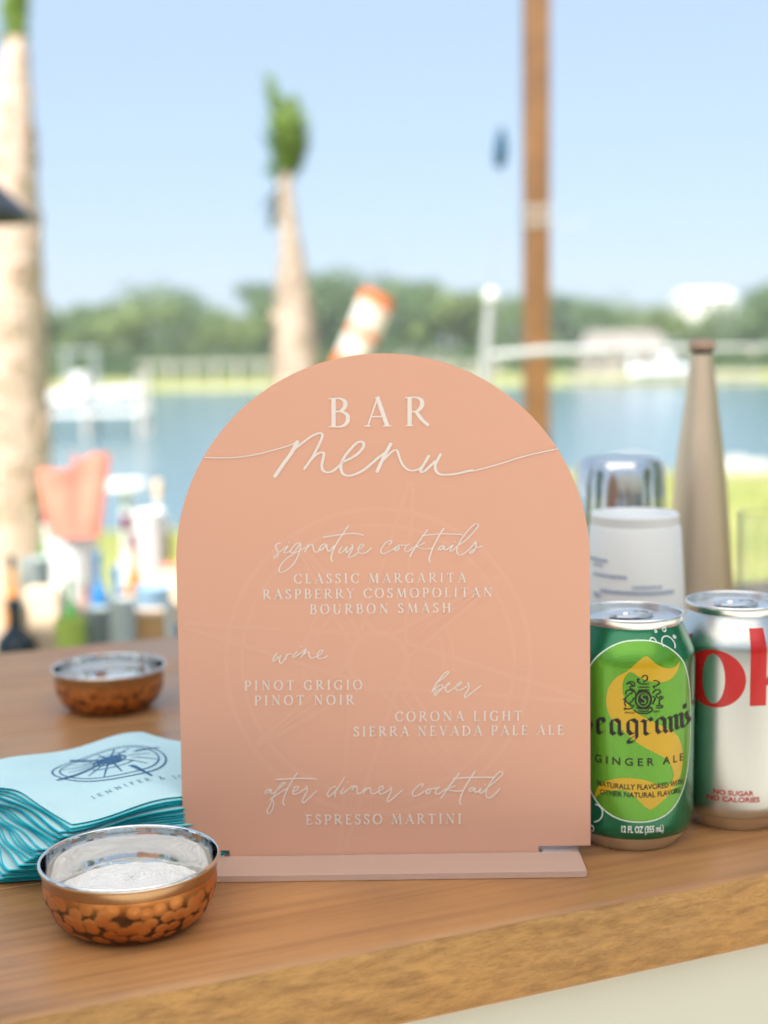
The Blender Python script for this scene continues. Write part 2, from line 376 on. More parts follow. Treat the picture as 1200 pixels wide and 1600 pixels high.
# near lawn tufts along the bank
vs, fs = [], []
for i in range(14000):
    y = 9 + 29*rnd.random()**.8; x = rnd.uniform(-.32, .32)*y; g = ground_z(x, y); hh = rnd.uniform(.04, .11) * (2.2 if y > 34 else 1); a = rnd.uniform(0, 6.28)
    dx, dy = math.cos(a)*.02, math.sin(a)*.02; o = len(vs)
    vs += [(x-dx, y-dy, g), (x+dx, y+dy, g), (x+rnd.uniform(-.04, .04), y, g+hh)]; fs.append((o, o+1, o+2))
stuff(tag(link('grass_blades', mesh(vs, fs), M_lawn), 'short sunlit yellow green grass on the riverside lawn', 'grass'))

# ------------------------------------------------------------------ far shore buildings, docks, boats
M_white = mat('white_paint', (.80, .80, .79), .5, col2=(.74, .74, .73), scale=2)
M_roofg = mat('grey_shingles', (.20, .18, .165), .85, col2=(.27, .24, .22), scale=1.5)
M_glass_d = mat('dark_window_glass', (.05, .07, .09), .1)
M_dockw = mat('weathered_dock_wood', (.44, .40, .35), .85, col2=(.56, .52, .47), scale=.8)
M_tan = mat('tan_siding', (.32, .28, .24), .7)
def gable(wd, dp, h, rh, ov=.4):
    x, y = wd/2+ov, dp/2+ov
    vs = [(-x, -y, h), (x, -y, h), (x, y, h), (-x, y, h), (-x*.72, 0, h+rh), (x*.72, 0, h+rh), (-x, -y, h-.15), (x, -y, h-.15), (x, y, h-.15), (-x, y, h-.15)]
    return mesh(vs, [(0, 1, 5, 4), (2, 3, 4, 5), (1, 2, 5), (3, 0, 4), (6, 7, 1, 0), (7, 8, 2, 1), (8, 9, 3, 2), (9, 6, 0, 3), (9, 8, 7, 6)])
def house(name, label, cat, cx, base_y_px, D, wd, dp, h, rh, wall, roof, nwin, rows=1, z=None):
    p = at(cx, base_y_px, D); gz = ground_z(p.x, D) if z is None else z
    t = thing(name, label, cat, (p.x, D, gz))
    link('wall', box(wd, dp, h, (0, 0, h/2)), wall, t); link('roof', gable(wd, dp, h, rh), roof, t)
    for r_ in range(rows):
        for i in range(nwin):
            x = (i+.5)/nwin*wd - wd/2; zc = h*(r_+.55)/rows
            f = link('window', box(wd/nwin*.5, .08, h/rows*.5, (x, -dp/2-.04, zc)), M_white, t)
            link('pane', box(wd/nwin*.4, .04, h/rows*.4, (x, -dp/2-.1, zc)), M_glass_d, f)
    return t
# big white house above the trees, on its own rise
pz = at(1098, 498, 230)
house('house', 'large white house standing above the trees on the right skyline', 'house', 1098, 500, 230, 8.6, 7, pz.z+4.0+ (3.0) - ground_z(0, 230) - 3.6 + .0, 1.2, M_white, M_white, 4, 3)
house('house', 'grey shingle roofed boathouse near the water left of the bottle cone', 'boathouse', 972, 560, 140, 9.0, 6, 1.55, 2.6, M_tan, M_roofg, 3)
house('house', 'low pale grey house just right of the striped windsock', 'house', 655, 560, 145, 7.0, 5, 1.1, 1.3, M_white, M_roofg, 4)
house('house', 'tiny pale house behind the tall thin pole', 'house', 792, 560, 150, 4.2, 4, 1.2, 1.0, M_white, M_roofg, 2)

def dock(label, x0, x1, y_px, D, posts, zlift=.5):
    a = at(x0, y_px, D); b = at(x1, y_px, D); L_ = b.x - a.x
    t = thing('dock', label, 'dock', ((a.x+b.x)/2, D, WZ))
    n = max(4, int(L_/.9))
    bd = box(L_/n*.94, 1.6, .1, (0, 0, 0)); bd.materials.append(M_dockw)
    for i in range(n): link('plank', bd, None, t, (-L_/2+L_/n*(i+.5), 0, a.z-WZ))
    pm = tube([(0, 0, -2), (0, 0, a.z-WZ+zlift)], .14, 8); pm.materials.append(M_dockw)
    for i in range(posts): link('piling', pm, None, t, (-L_/2+L_*(i+.5)/posts, -.85, 0))
    rl = box(L_, .08, .12, (0, -.8, a.z-WZ+zlift-.1)); link('railing', rl, M_dockw, t)
dock('long weathered dock along the far bank behind the white boat', 215, 425, 572, 128, 6, .35)
dock('weathered dock by the far bank right of the brown post', 880, 1190, 590, 124, 7, .4)
dock('pale dock on the far bank left of the thin grey pole', 612, 790, 574, 128, 5, .35)

M_gel = mat('white_gelcoat', (.82, .83, .84), .3, coat=.3)
M_canvas = mat('grey_canvas', (.45, .48, .50), .8)
M_hull2 = mat('dark_hull', (.10, .12, .14), .4)
def boat(label, cx, cy, D, L_, name='boat', yaw=0, top=True, hullm=None, cat='boat', z=None):
    p = at(cx, cy, D)
    t = thing(name, label, cat, (p.x, D, p.z if z is None else z), yaw)
    vs, fs = [], []; N = 14; prof = [(0, 0), (.35, .12), (.48, .45), (.5, 1)]
    W = L_*.30; Hh = L_*.15
    for i in range(N+1):
        s = i/N; wd = (1 - max(0, (s-.45)/.55)**2.2)*W/2 + .01; sheer = Hh*(1+.35*s*s); keel = Hh*.0 + Hh*.55*max(0, (s-.6)/.4)**2
        row = [(-1, p_) for p_ in reversed(prof)] + [(1, p_) for p_ in prof[1:]]
        for sg, (a, b) in row: vs.append((L_*(s-.5) , sg*a*2*wd, keel+(sheer-keel)*b))
    m_ = 2*len(prof)-1
    for i in range(N):
        for k in range(m_-1): fs.append((i*m_+k, i*m_+k+1, (i+1)*m_+k+1, (i+1)*m_+k))
        fs.append((i*m_, (i+1)*m_, (i+1)*m_+m_-1, i*m_+m_-1))
    fs.append(tuple(range(m_)))
    link('hull', mesh(vs, fs), hullm or M_gel, t)
    link('console', box(L_*.14, W*.45, Hh*1.3, (-L_*.02, 0, Hh*1.5), .03), M_gel, t)
    link('windshield', box(L_*.02, W*.42, Hh*.7, (L_*.07, 0, Hh*2.2)), M_glass_d, t)
    en = link('outboard_motor', box(L_*.07, L_*.07, Hh*1.6, (-L_*.53, 0, Hh*1.0), .03), M_gel, t)
    if top:
        link('canopy', box(L_*.36, W*.8, .08, (-L_*.02, 0, Hh*3.6), .02), M_canvas, t)
        for sx in (-.16, .12):
            for sy in (-1, 1): link('canopy_post', tube([(L_*sx, sy*W*.33, Hh*.9), (L_*(sx+.01), sy*W*.33, Hh*3.6)], .03, 6), M_gel, t)
    return t
boat('white centre console boat with a canopy raised on a lift at left', 132, 636, 60, 4.5, top=True)
boat('white motorboat moored at the dock left of the cone bottle', 1042, 588, 118, 5.6, top=True)
p = at(968, 712, 33.0); t = thing('dinghy', 'pale upturned dinghy on the bank behind the steel shaker tin', 'dinghy', (p.x, 33.0, ground_z(p.x, 33)-.05), .12)
vs, fs = [], []; N = 18
for i in range(N+1):
    q = i/N; wd = .62*(1-(2*q-1)**4*.55)*(1 if q > .15 else .55+q*3); hh = .60*math.sin(math.pi*(.12+.8*q))**.7*(.55+.5*q)
    for k in range(9): a = math.pi*k/8; vs.append((-1.05+2.1*q, wd*math.cos(a), hh*math.sin(a)**.8))
for i in range(N):
    for k in range(8): fs.append((i*9+k, i*9+k+1, (i+1)*9+k+1, (i+1)*9+k))
fs += [tuple(range(9)), tuple(reversed(range(N*9, N*9+9)))]
M_din = mat('weathered_cream_hull', (.42, .38, .32), .6, col2=(.50, .46, .40), scale=6)
link('hull', mesh(vs, fs, True), M_din, t)
link('keel', tube([(-1.0, 0, .30), (-.3, 0, .50), (.4, 0, .61), (1.0, 0, .42)], .03, 8), M_din, t)
# boat lift
a = at(142, 640, 60); t = thing('boat_lift', 'grey piling boat lift holding the white boat at left', 'boat lift', (a.x, 60, WZ))
for sx in (-2.2, 0, 2.3):
    for sy in (-1.0, 1.0): link('piling', tube([(sx, sy, -2), (sx, sy, a.z-WZ+1.5)], .13, 8), M_dockw, t)
for sy in (-1.0, 1.0): link('beam', box(4.9, .12, .2, (0, sy, a.z-WZ-.06)), M_white, t)
for sx in (-1.4, 1.4): link('bunk', box(.15, 2.2, .14, (sx, 0, a.z-WZ+.1)), M_dockw, t)
# rocks by the shore
M_rock = mat('shore_rock', (.36, .34, .30), .9, col2=(.50, .48, .44), scale=4, bump=.03, bscale=8)
def rock(x, y, D, s, lab):
    bm = bmesh.new(); bmesh.ops.create_icosphere(bm, subdivisions=3, radius=s)
    for v in bm.verts: v.co *= 1+.35*noise.noise(v.co*2/s+Vector((x, 0, 0))); v.co.z *= .65
    p = at(x, y, D); tag(link('rock', bmm(bm), M_rock, None, (p.x, D, ground_z(p.x, D)+s*.2)), lab, 'rock', 'rocks at the river bank')
rock(1150, 730, 36, .55, 'large pale boulder on the bank just right of the cone bottle'); rock(1185, 738, 35, .45, 'smaller grey boulder on the bank at the right edge')
rock(1108, 742, 34.5, .35, 'low boulder on the bank hidden behind the cone bottle')

# ------------------------------------------------------------------ palms
M_ptrunk = mat('palm_trunk_fibre', (.33, .25, .205), .95, col2=(.46, .37, .31), scale=9, detail=6, bump=.02, bscale=14, stretch=(1, 1, 2))
M_ptrunk2 = mat('pale_palm_trunk', (.50, .37, .30), .95, col2=(.60, .46, .38), scale=9, detail=6, bump=.012, bscale=14, stretch=(1, 1, 2))
M_frond = mat('palm_frond', (.085, .15, .018), .55, col2=(.15, .22, .04), scale=5)
M_frond2 = mat('palm_frond_blue', (.06, .14, .10), .55, col2=(.11, .20, .12), scale=5)
def palm(label, D, spine, fronds, knob=None):
    """spine: (px x, px y, px halfwidth) from base to top"""
    b = at(spine[0][0], spine[0][1], D); gz = ground_z(b.x, D)
    t = thing('palm_tree', label, 'palm tree', (b.x, D, gz))
    pts = []; rad = []
    for i, (x, y, hw) in enumerate(smoothprof(spine, 6)):
        p = at(x, y, D) - Vector((b.x, D, gz))
        if i == 0: p.z = -.1
        pts.append(p); rad.append(hw*px(D)*(1+.05*noise.noise(Vector((i*.9, D, 0)))))
    MT = M_ptrunk if D > 9 else M_ptrunk2
    link('trunk', tube(pts, rad, 20), MT, t)
    # old leaf bases on the trunk
    rnd = random.Random(int(D*10)); vs, fs = [], []
    n = len(pts)
    for k in range(260 if D > 9 else 150):
        q = rnd.uniform(0, n-1.01); i = int(q); u_ = q-i; c = pts[i].lerp(pts[i+1], u_); r_ = rad[i]*(1-u_)+rad[i+1]*u_; g = rnd.uniform(0, 6.28)
        d = Vector((math.cos(g), math.sin(g), 0)); s = Vector((-math.sin(g), math.cos(g), 0)); o = len(vs); wv = r_*.28
        vs += [c+d*r_*.93-s*wv, c+d*r_*.93+s*wv, c+d*r_*1.07+s*wv*.5+Vector((0, 0, r_*.7)), c+d*r_*1.07-s*wv*.5+Vector((0, 0, r_*.7))]
        vs += [c+d*r_*.9+Vector((0, 0, r_*.75))]
        fs += [(o, o+1, o+2, o+3), (o+3, o+2, o+4), (o, o+3, o+4), (o+1, o+4, o+2)]
    stuff(link('leaf_bases', mesh(vs, fs), MT, t))
    if knob:
        x, y, r_ = knob; p = at(x, y, D) - Vector((b.x, D, gz)); e = at(x+r_*2.2, y+r_*1.2, D) - Vector((b.x, D, gz))
        link('cut_stub', tube([e, e.lerp(p, .5), p], [r_*px(D)*.8, r_*px(D)*1.05, r_*px(D)*.8], 12), M_ptrunk, t)
    for (x0, y0, x1, y1, wd, dz, mk) in fronds:
        a = at(x0, y0, D); c = at(x1, y1, D+dz); a -= Vector((b.x, D, gz)); c -= Vector((b.x, D, gz))
        ax = (c-a); L_ = ax.length; vs, fs = [], []; side = ax.cross(Vector((0, 1, 0))).normalized()
        bend = side*random.uniform(-.06, .06)*L_
        for k in range(22):
            s = .12 + .88*k/21; root = a + ax*s + bend*math.sin(s*3.14)
            for sg in (-1, 1):
                dl = (ax.normalized()*.8 + side*sg*.55 + Vector((0, random.uniform(-.5, .5), random.uniform(-.15, .1)))).normalized()
                ln = wd*px(D)*(2.2-.9*s)*random.uniform(.7, 1.15); o = len(vs); ww = side.cross(dl).normalized()*.012 + ax.normalized()*.022
                vs += [root-ww, root+ww, root+dl*ln]; fs.append((o, o+1, o+2))
        o = link('frond', mesh(vs, fs), mk, t); link('frond_rib', tube([a, a+ax*.5+bend, c], [.012, .008, .003], 5), mk, o)
random.seed(4)
palm('tall palm with tied up green crown rising behind the menu sign', 11.5,
     [(470, 900, 40), (466, 700, 38), (463, 560, 33), (459, 480, 27), (455, 400, 18), (449, 330, 12), (446, 270, 9)],
     [(447, 292, 420, 122, 17, 0, M_frond), (446, 292, 428, 140, 16, .2, M_frond2), (448, 290, 446, 160, 17, 0, M_frond), (450, 288, 462, 158, 17, -.2, M_frond), (449, 288, 438, 165, 17, .1, M_frond2),
      (452, 285, 474, 178, 17, .1, M_frond), (450, 288, 456, 170, 17, -.1, M_frond), (449, 285, 430, 190, 16, -.2, M_frond), (452, 285, 474, 205, 16, 0, M_frond), (452, 288, 480, 225, 13, .1, M_frond), (448, 290, 420, 215, 14, -.1, M_frond2), (446, 285, 424, 350, 11, .2, M_frond2), (446, 290, 414, 325, 9, .3, M_frond2), (447, 290, 418, 262, 10, .1, M_frond2)],
     (424, 492, 14))
palm('thick pale palm trunk at the left edge beside the black shade', 7.0,
     [(2, 960, 84), (2, 800, 78), (2, 700, 75), (2, 600, 70), (2, 480, 66), (4, 360, 58), (12, 240, 42), (22, 140, 26), (28, 60, 15)],
     [(28, 80, 20, -10, 16, 0, M_frond), (30, 75, 34, -30, 14, .1, M_frond), (26, 70, 8, 0, 14, .1, M_frond), (30, 80, 42, -5, 12, -.1, M_frond), (26, 70, 2, 60, 8, 0, M_frond2), (28, 70, 25, -60, 12, .1, M_frond)])

# ------------------------------------------------------------------ post, thin pole, rail, windsock, heater shade
M_post = wood_mat('stained_post_wood', (.165, .078, .024), (.20, .098, .032), (.12, .055, .017), .5, grain=(14, 14, 1.2), fine=(120, 120, 4))
M_wire = mat('galvanised_wire', (.40, .38, .35), .5, metal=.4)
p = at(838, 660, 5.2); gz = ground_z(p.x, 5.2)
t = thing('post', 'tall square brown stained wooden post with wire bands on the lawn', 'post', (p.x, 5.2, gz))
W_ = 39*px(5.2); top = at(838, -240, 5.2).z - gz
link('shaft', box(W_, W_, top, (0, 0, top/2), .006), M_post, t)
for yb in (326, 333, 346, 353):
    z = at(838, yb, 5.2).z - gz; q = W_/2+.003
    link('wire_band', tube([(-q, -q, z), (q, -q, z+.002), (q, q, z), (-q, q, z-.002), (-q, -q, z)], .0035, 6), M_wire, t)
link('wire_tail', tube([(W_/2, -W_/2, at(838, 350, 5.2).z-gz), (W_/2+.06, -W_/2, at(838, 357, 5.2).z-gz), (W_/2+.13, -W_/2, at(838, 346, 5.2).z-gz)], .002, 5), M_wire, t)

M_pole = mat('grey_aluminium', (.36, .38, .38), .5, metal=.3)
M_teal = mat('blue_tip_cloth', (.004, .055, .11), .6)
p = at(760, 640, 5.0); gz = ground_z(p.x, 5.0); O_ = Vector((p.x, 5.0, gz))
t = thing('thin_pole', 'thin pale pole with a dark blue tip and grey sleeve left of the wooden post', 'pole', O_)
k1 = at(766, 470, 5.0) - O_
link('sleeve', tube([(0, 0, -.05), (at(756, 600, 5.0)-O_), k1], [.024, .023, .018], 12), M_pole, t)
bm = bmesh.new(); bmesh.ops.create_uvsphere(bm, u_segments=16, v_segments=10, radius=.030)
link('ball_clamp', bmm(bm, True), mat('white_plastic', (.55, .56, .56), .5), t, at(767, 464, 5.0)-O_)
link('rod', tube([k1, at(776, 330, 5.0)-O_, at(783, 190, 5.0)-O_], [.0038, .003, .0026], 8), M_pole, t)
link('tip_sleeve', tube([at(781, 262, 5.0)-O_, at(781.5, 250, 5.0)-O_, at(783, 225, 5.0)-O_, at(784, 200, 5.0)-O_], [.014, .024, .023, .010], 10), M_teal, t)
t = thing('boom_pole', 'long pale horizontal boom crossing in front of the wooden post', 'pole', at(768, 556, 4.9))
O_ = at(768, 556, 4.9)
link('boom', tube([(0, 0, 0), at(850, 549, 4.9)-O_, at(1000, 547, 4.9)-O_, at(1290, 541, 4.9)-O_], [.016, .018, .013, .007], 10), M_pole, t)
for x in (960, 1080, 1170): link('boom_ring', tube([at(x, 542, 4.9)-O_, at(x+8, 553, 4.9)-O_], .016, 10), M_wire, t)

def nylon(name, c):
    M = bpy.data.materials.new(name); M.use_nodes = True; n = M.node_tree; d = n.nodes.new('ShaderNodeBsdfDiffuse'); t_ = n.nodes.new('ShaderNodeBsdfTranslucent'); x = n.nodes.new('ShaderNodeMixShader')
    d.inputs[0].default_value = (*c, 1); t_.inputs[0].default_value = (*c, 1); x.inputs[0].default_value = .45
    n.links.new(d.outputs[0], x.inputs[1]); n.links.new(t_.outputs[0], x.inputs[2]); n.links.new(x.outputs[0], n.nodes['Material Output'].inputs[0]); return M
M_or = nylon('orange_nylon', (.88, .24, .08)); M_wn = nylon('white_nylon', (.90, .89, .87))
D = 9.8; top = at(590, 462, D); bot = at(529, 590, D)
t = thing('windsock', 'orange and white striped windsock hanging limp behind the top of the sign', 'windsock', (top.x, D, ground_z(top.x, D)))
O_ = Vector(t.location)
segs = 5; BR = (0, .10, .36, .45, .70, 1.0); ax = bot-top; n_ = 24
side = ax.cross(Vector((0, 1, 0))).normalized(); fw = side.cross(ax).normalized()
for k in range(segs):
    vs, fs = [], []
    for j in range(4):
        s = BR[k]+(BR[k+1]-BR[k])*j/3; r_ = (27-7*s)*px(D)*min(1, .82+s*2.2); c = top + ax*s - O_ + Vector((0, 0, -.03*math.sin(s*3.1)))
        for i in range(n_):
            g = i/n_*6.2832; rr = r_*(1+.03*math.sin(3*g+s*5)); vs.append(c + side*math.cos(g)*rr + fw*math.sin(g)*rr*.85)
    for j in range(3):
        for i in range(n_): l = (i+1) % n_; fs.append((j*n_+i, j*n_+l, (j+1)*n_+l, (j+1)*n_+i))
    link('stripe', mesh(vs, fs, True), M_or if k in (0, 2, 4) else M_wn, t)
vs = [top - O_ + side*math.cos(g/24*6.2832)*22.5*px(D) + fw*math.sin(g/24*6.2832)*19*px(D) for g in range(25)]
link('hoop', tube(vs, .014, 8), M_or, t)
link('mast', tube([(0, .25, 0), (0, .25, top.z-O_.z-.05), (0, .12, top.z-O_.z)], .018, 8), M_pole, t)

M_black = mat('black_powder_coat', (.012, .014, .018), .35, col2=(.02, .022, .028), scale=8)
Dh = 3.4; p = at(-62, 345, Dh); gz = ground_z(p.x, Dh)
t = thing('patio_lamp', 'black cone shaded lamp reaching in at the left edge before the palm', 'lamp', (p.x, Dh, gz)); zz = p.z-gz
rr = 110*px(Dh)
link('lamp_shade', lathe([(rr, zz), (rr*1.0, zz+.012), (rr*.55, zz+.088), (rr*.12, zz+.13), (0, zz+.135), (0, zz+.12), (rr*.5, zz+.08), (rr*.98, zz)], 40), M_black, t)
link('lamp_post', tube([(0, 0, 0), (0, 0, zz+.12)], .02, 12), M_black, t); link('lamp_base', lathe([(0, 0), (.2, 0), (.2, .02), (.05, .05), (0, .05)], 32), M_black, t)

# ------------------------------------------------------------------ invented, unseen: white canvas canopy over the bar and house behind the camera
M_canopy = bpy.data.materials.new('added_canopy_canvas'); M_canopy.use_nodes = True
_n = M_canopy.node_tree; _o = _n.nodes['Material Output']; _d = _n.nodes.new('ShaderNodeBsdfDiffuse'); _t = _n.nodes.new('ShaderNodeBsdfTranslucent'); _x = _n.nodes.new('ShaderNodeMixShader')
_d.inputs[0].default_value = (.86, .85, .83, 1); _t.inputs[0].default_value = (.90, .87, .82, 1); _x.inputs[0].default_value = .52
_n.links.new(_d.outputs[0], _x.inputs[1]); _n.links.new(_t.outputs[0], _x.inputs[2]); _n.links.new(_x.outputs[0], _o.inputs[0])
M_ceil = mat('white_frame_paint', (.80, .79, .77), .6)
M_sidw = mat('cream_siding', (.66, .62, .55), .6)
CZ = CAMH+1.32; CX0, CX1, CY0, CY1 = -1.75, 1.55, -1.5, .72
t = thing('canopy', 'invented white canvas canopy on a square frame above the bar, out of the photograph', 'canopy', ((CX0+CX1)/2, (CY0+CY1)/2, -1.045))  # added to keep sun off the bar and glow softly over it
hz = CZ+1.045; wx, wy = (CX1-CX0)/2, (CY1-CY0)/2
vs, fs = [], []; n = 24
for i in range(n+1):
    for j in range(n+1):
        a, b = i/n*2-1, j/n*2-1; e = max(abs(a), abs(b)); vs.append((a*wx, b*wy, hz+.38*(1-e)-.05*math.sin(math.pi*(1-e))*(1-abs(abs(a)-abs(b)))))
for i in range(n):
    for j in range(n): a = i*(n+1)+j; fs.append((a, a+n+1, a+n+2, a+1))
link('canvas', mesh(vs, fs, True), M_canopy, t)
for sx in (-1, 1):
    link('frame_bar', box(.04, 2*wy-.04, .04, (sx*wx, 0, hz-.022)), M_ceil, t); link('frame_bar', box(2*wx-.04, .04, .04, (0, sx*wy, hz-.066)), M_ceil, t)
    for sy in (-1, 1): link('canopy_leg', box(.05, .05, hz-.09, (sx*wx, sy*wy*(1 if sy < 0 else 1), (hz-.09)/2)), M_ceil, t)
t = thing('house', 'invented cream sided house wall behind the camera, out of the photograph', 'house', (.6, -6.3, -1.05))  # added so the steel, cans and bowls have something to reflect
sb = box(15, .03, .145, (0, 0, 0), .003); sb.materials.append(M_sidw)
for i in range(19): link('siding_board', sb, None, t, (0, 0, .075+.15*i))
dr = link('door', box(.95, .05, 2.1, (.9, .045, 1.05), .004), mat('brown_door_paint', (.22, .09, .05), .5), t)
link('handle', tube([(.55, .08, 1.0), (.55, .14, 1.0), (.65, .14, 1.0)], .012, 8), M_wire, dr)
for x in (-7, -5.2, -3.6, -.35, 2.0, 3.6, 5.4, 7.2): link('porch_column', box(.22, .22, 2.85, (x, .5, 1.42), .01), M_ceil, t)
link('porch_beam', box(15.2, .3, .25, (0, .5, 2.97), .01), M_ceil, t)
for x in (-6.2, -2.6, -1.2, 3.0, 4.6, 6.4):
    f_ = link('window', box(1.0, .06, 1.3, (x, .045, 1.45), .004), M_white, t); link('pane', box(.88, .02, 1.18, (x, .085, 1.45)), M_glass_d, f_)

for (x, y, sc_, v, lab) in ((-11, -4.5, .75, 0, 'invented garden tree left of the camera, out of the photograph'), (-10.5, 1.5, .6, 2, 'invented slim garden tree far left of the bar, out of the photograph'), (9.5, -3, .7, 1, 'invented garden tree right of the camera, out of the photograph'),
        (10, 3, .65, 4, 'invented spreading garden tree right of the bar, out of the photograph'), (12.5, 9, .8, 2, 'invented tall garden tree right of the lawn, out of the photograph')):
    t = thing('tree', lab, 'tree', (x, y, -1.1), x)  # unseen trees, added for stripes and darker edges in the metal reflections
    c_ = link('crown', crowns[v], None, t); c_.scale = (sc_,)*3; c_.location.z = sc_*4.2; k_ = link('trunk', trunkm, None, t); k_.scale = (sc_, sc_, sc_*.8)

# ================================================================== THE BAR
M_bar = wood_mat('oiled_bar_wood', (.56, .295, .125), (.42, .205, .082), (.31, .145, .058), .32)
M_edge = wood_mat('rough_sawn_edge', (.56, .315, .11), (.46, .25, .082), (.30, .15, .05), .72, grain=(4, 14, 34), fine=(60, 200, 260), bump=.0004, roughbump=.0010, fleck=True)
ANG = R(22.6); P0 = onz(400, 1517)
bar = thing('bar_counter', 'thick warm brown wooden bar counter with rough front edge', 'bar counter', (P0.x, P0.y, 0), ANG)
BT = .0385; BW = .1365; S0, S1 = -.85, 1.5
def board(j):
    """cross-section extruded along the bar with a worn, uneven arris"""
    y0 = j*BW + (.0 if j == 0 else .0002); y1 = (j+1)*BW - .0002
    N = 420 if j == 0 else 60; rnd = Vector((j*3.1, 0, 0)); vs, fs, mi = [], [], []
    ra = .0045 if j == 0 else .0006; rb = .0045 if j == 4 else .0006
    for i in range(N+1):
        s = S0 + (S1-S0)*i/N
        wv = noise.noise(Vector((s*28, j, 0)))*.0010 + noise.noise(Vector((s*110, j, 4)))*.0005 if j == 0 else 0
        r1 = ra*(1+.35*noise.noise(Vector((s*20, 7, j))))
        sec = [(y0+wv*.4, -BT+.0015), (y0+wv, -BT*.6), (y0+wv, -r1*1.2), (y0+wv+r1*.22, -r1*.45), (y0+wv+r1*.62, -r1*.12), (y0+wv+r1*1.3, 0), (y1-rb*1.2, 0), (y1-rb*.4, -rb*.25), (y1, -rb*1.1), (y1, -BT), (y0+.0015, -BT)]
        for a, b in sec: vs.append((s, a, b))
    m_ = 11
    for i in range(N):
        for k in range(m_):
            l = (k+1) % m_; fs.append((i*m_+k, (i+1)*m_+k, (i+1)*m_+l, i*m_+l)); mi.append(1 if (j == 0 and k in (0, 1, 2)) else 0)
    fs.append(tuple(range(m_))); mi.append(1); fs.append(tuple(reversed(range(N*m_, (N+1)*m_)))); mi.append(1)
    me = mesh(vs, fs, False, mi)
    for p_ in me.polygons:
        if len(p_.vertices) == 4: p_.use_smooth = True
    return me
for j in range(5): link('board', board(j), [M_bar, M_edge], bar)
M_panel = mat('sage_panel_paint', (.60, .59, .49), .55, col2=(.64, .63, .53), scale=3)
pb = box(2.2, .018, .118, (.3, 0, 0), .002); pb.materials.append(M_panel)
SET = .012
for i in range(9): link('panel_board', pb, None, bar, (0, SET+.009, -BT-.0015-.059-.12*i - (.004*0)))
link('carcass', box(2.16, .60, 1.0, (.3, .34, -BT-.503)), M_panel, bar)

# ================================================================== MENU SIGN
SY, LEAN = .675, R(2.8)
X_ = Vector((1, 0, 0)); Zp = Vector((0, math.sin(LEAN), math.cos(LEAN))); Np = Vector((0, -math.cos(LEAN), math.sin(LEAN)))
SO = Vector((0, SY, .0062))
def sgn(x, y):
    d = ray(x, y); k = (SO-CAM).dot(Np)/d.dot(Np); q = CAM + d*k - SO; return q.dot(X_), q.dot(Zp)
uL = sgn(275, 868)[0]; uR = sgn(921.5, 868)[0]; vT = sgn(598, 552)[1]; RAD = (uR-uL)/2; UC = (uR+uL)/2
M_peach = mat('peach_painted_acrylic', (.665, .362, .262), .38, col2=(.68, .374, .27), scale=2.2, spec=.45)
M_peach_l = mat('peach_faint_print', (.678, .379, .277), .42)
M_let = mat('white_raised_lettering', (.73, .665, .62), .5)
M_acr = mat('frosted_clear_acrylic', (.92, .70, .61), .25, trans=.55, ior=1.4, spec=.5)
sign = thing('menu_sign', 'peach arched acrylic bar menu sign with raised white lettering', 'menu sign', SO)
sign.rotation_euler = (-LEAN, 0, 0)   # local X right, Z up, -Y towards the camera
TH = .003
def sign_outline():
    tb = .0235; step = -.0035                     # bottom corners and the tongue in the slot
    pts = [(UC-RAD, 0), (UC-RAD+tb, 0), (UC-RAD+tb, step), (UC+RAD-tb-.003, step), (UC+RAD-tb-.003, 0), (UC+RAD, 0)]
    cv = vT - RAD
    for i in range(97): a = math.pi*i/96; pts.append((UC+RAD*math.cos(a), cv+RAD*math.sin(a)))
    return pts
bm = bmesh.new(); ol = sign_outline()
fv = [bm.verts.new((a, 0, b)) for a, b in ol]; ff = bm.faces.new(fv)
ex = bmesh.ops.extrude_face_region(bm, geom=[ff])
for v in ex['geom']:
    if isinstance(v, bmesh.types.BMVert): v.co.y += TH
bmesh.ops.bevel(bm, geom=[e for e in bm.edges if abs(e.verts[0].co.y-e.verts[1].co.y) < 1e-6], offset=.00025, segments=2, affect='EDGES')
link('panel', bmm(bm), M_peach, sign)
def smap(x, y, h):
    u_, v_ = sgn(x, y); return (u_, -h, v_)
# --- heading
rows = serif_line('BAR', 513, 670, 667.5, 665.3, 45.5); link('heading_lettering', ribbon_mesh(rows, smap, .00045), M_let, sign)
f1, f2, f3 = (400, 660, 6), (540, 660, 6), (300, 600, 2)
rows = script(f3, [([(38, 229), (80, 231), (140, 229), (200, 220), (260, 205), (310, 190), (330, 178)], 2.6)], 2.6)
rows += script(f1, [([(395, 172), (370, 215), (330, 290), (270, 370), (215, 450), (170, 515)], 6.2), ([(345, 265), (380, 235), (450, 180), (520, 130), (590, 100), (622, 112), (610, 165), (570, 250), (530, 325), (490, 385), (448, 442)], 4.0),
    ([(520, 345), (560, 305), (605, 282), (637, 290), (630, 340), (617, 395), (625, 445), (665, 468), (710, 460), (760, 425), (800, 388)], 4.2),
    ([(800, 375), (870, 345), (945, 300), (998, 245), (1010, 200), (985, 180), (945, 192), (890, 245), (835, 315), (803, 380), (797, 440), (820, 485), (870, 500), (930, 485), (1010, 445), (1090, 380), (1150, 328), (1190, 300)], 4.6)], 4)
rows += script(f2, [([(428, 190), (400, 245), (360, 320), (322, 400), (290, 470)], 5.6), ([(345, 300), (388, 262)], 3), ([(355, 350), (400, 305), (440, 270), (478, 260), (496, 300), (512, 350), (545, 410), (590, 445), (640, 452), (690, 435), (725, 405)], 3.8),
    ([(785, 305), (750, 365), (715, 425), (702, 460), (735, 460), (790, 412), (845, 358)], 4.4), ([(895, 290), (865, 345), (840, 400), (845, 450), (880, 484), (940, 490), (1030, 482), (1120, 462), (1200, 445)], 4.4)], 4)
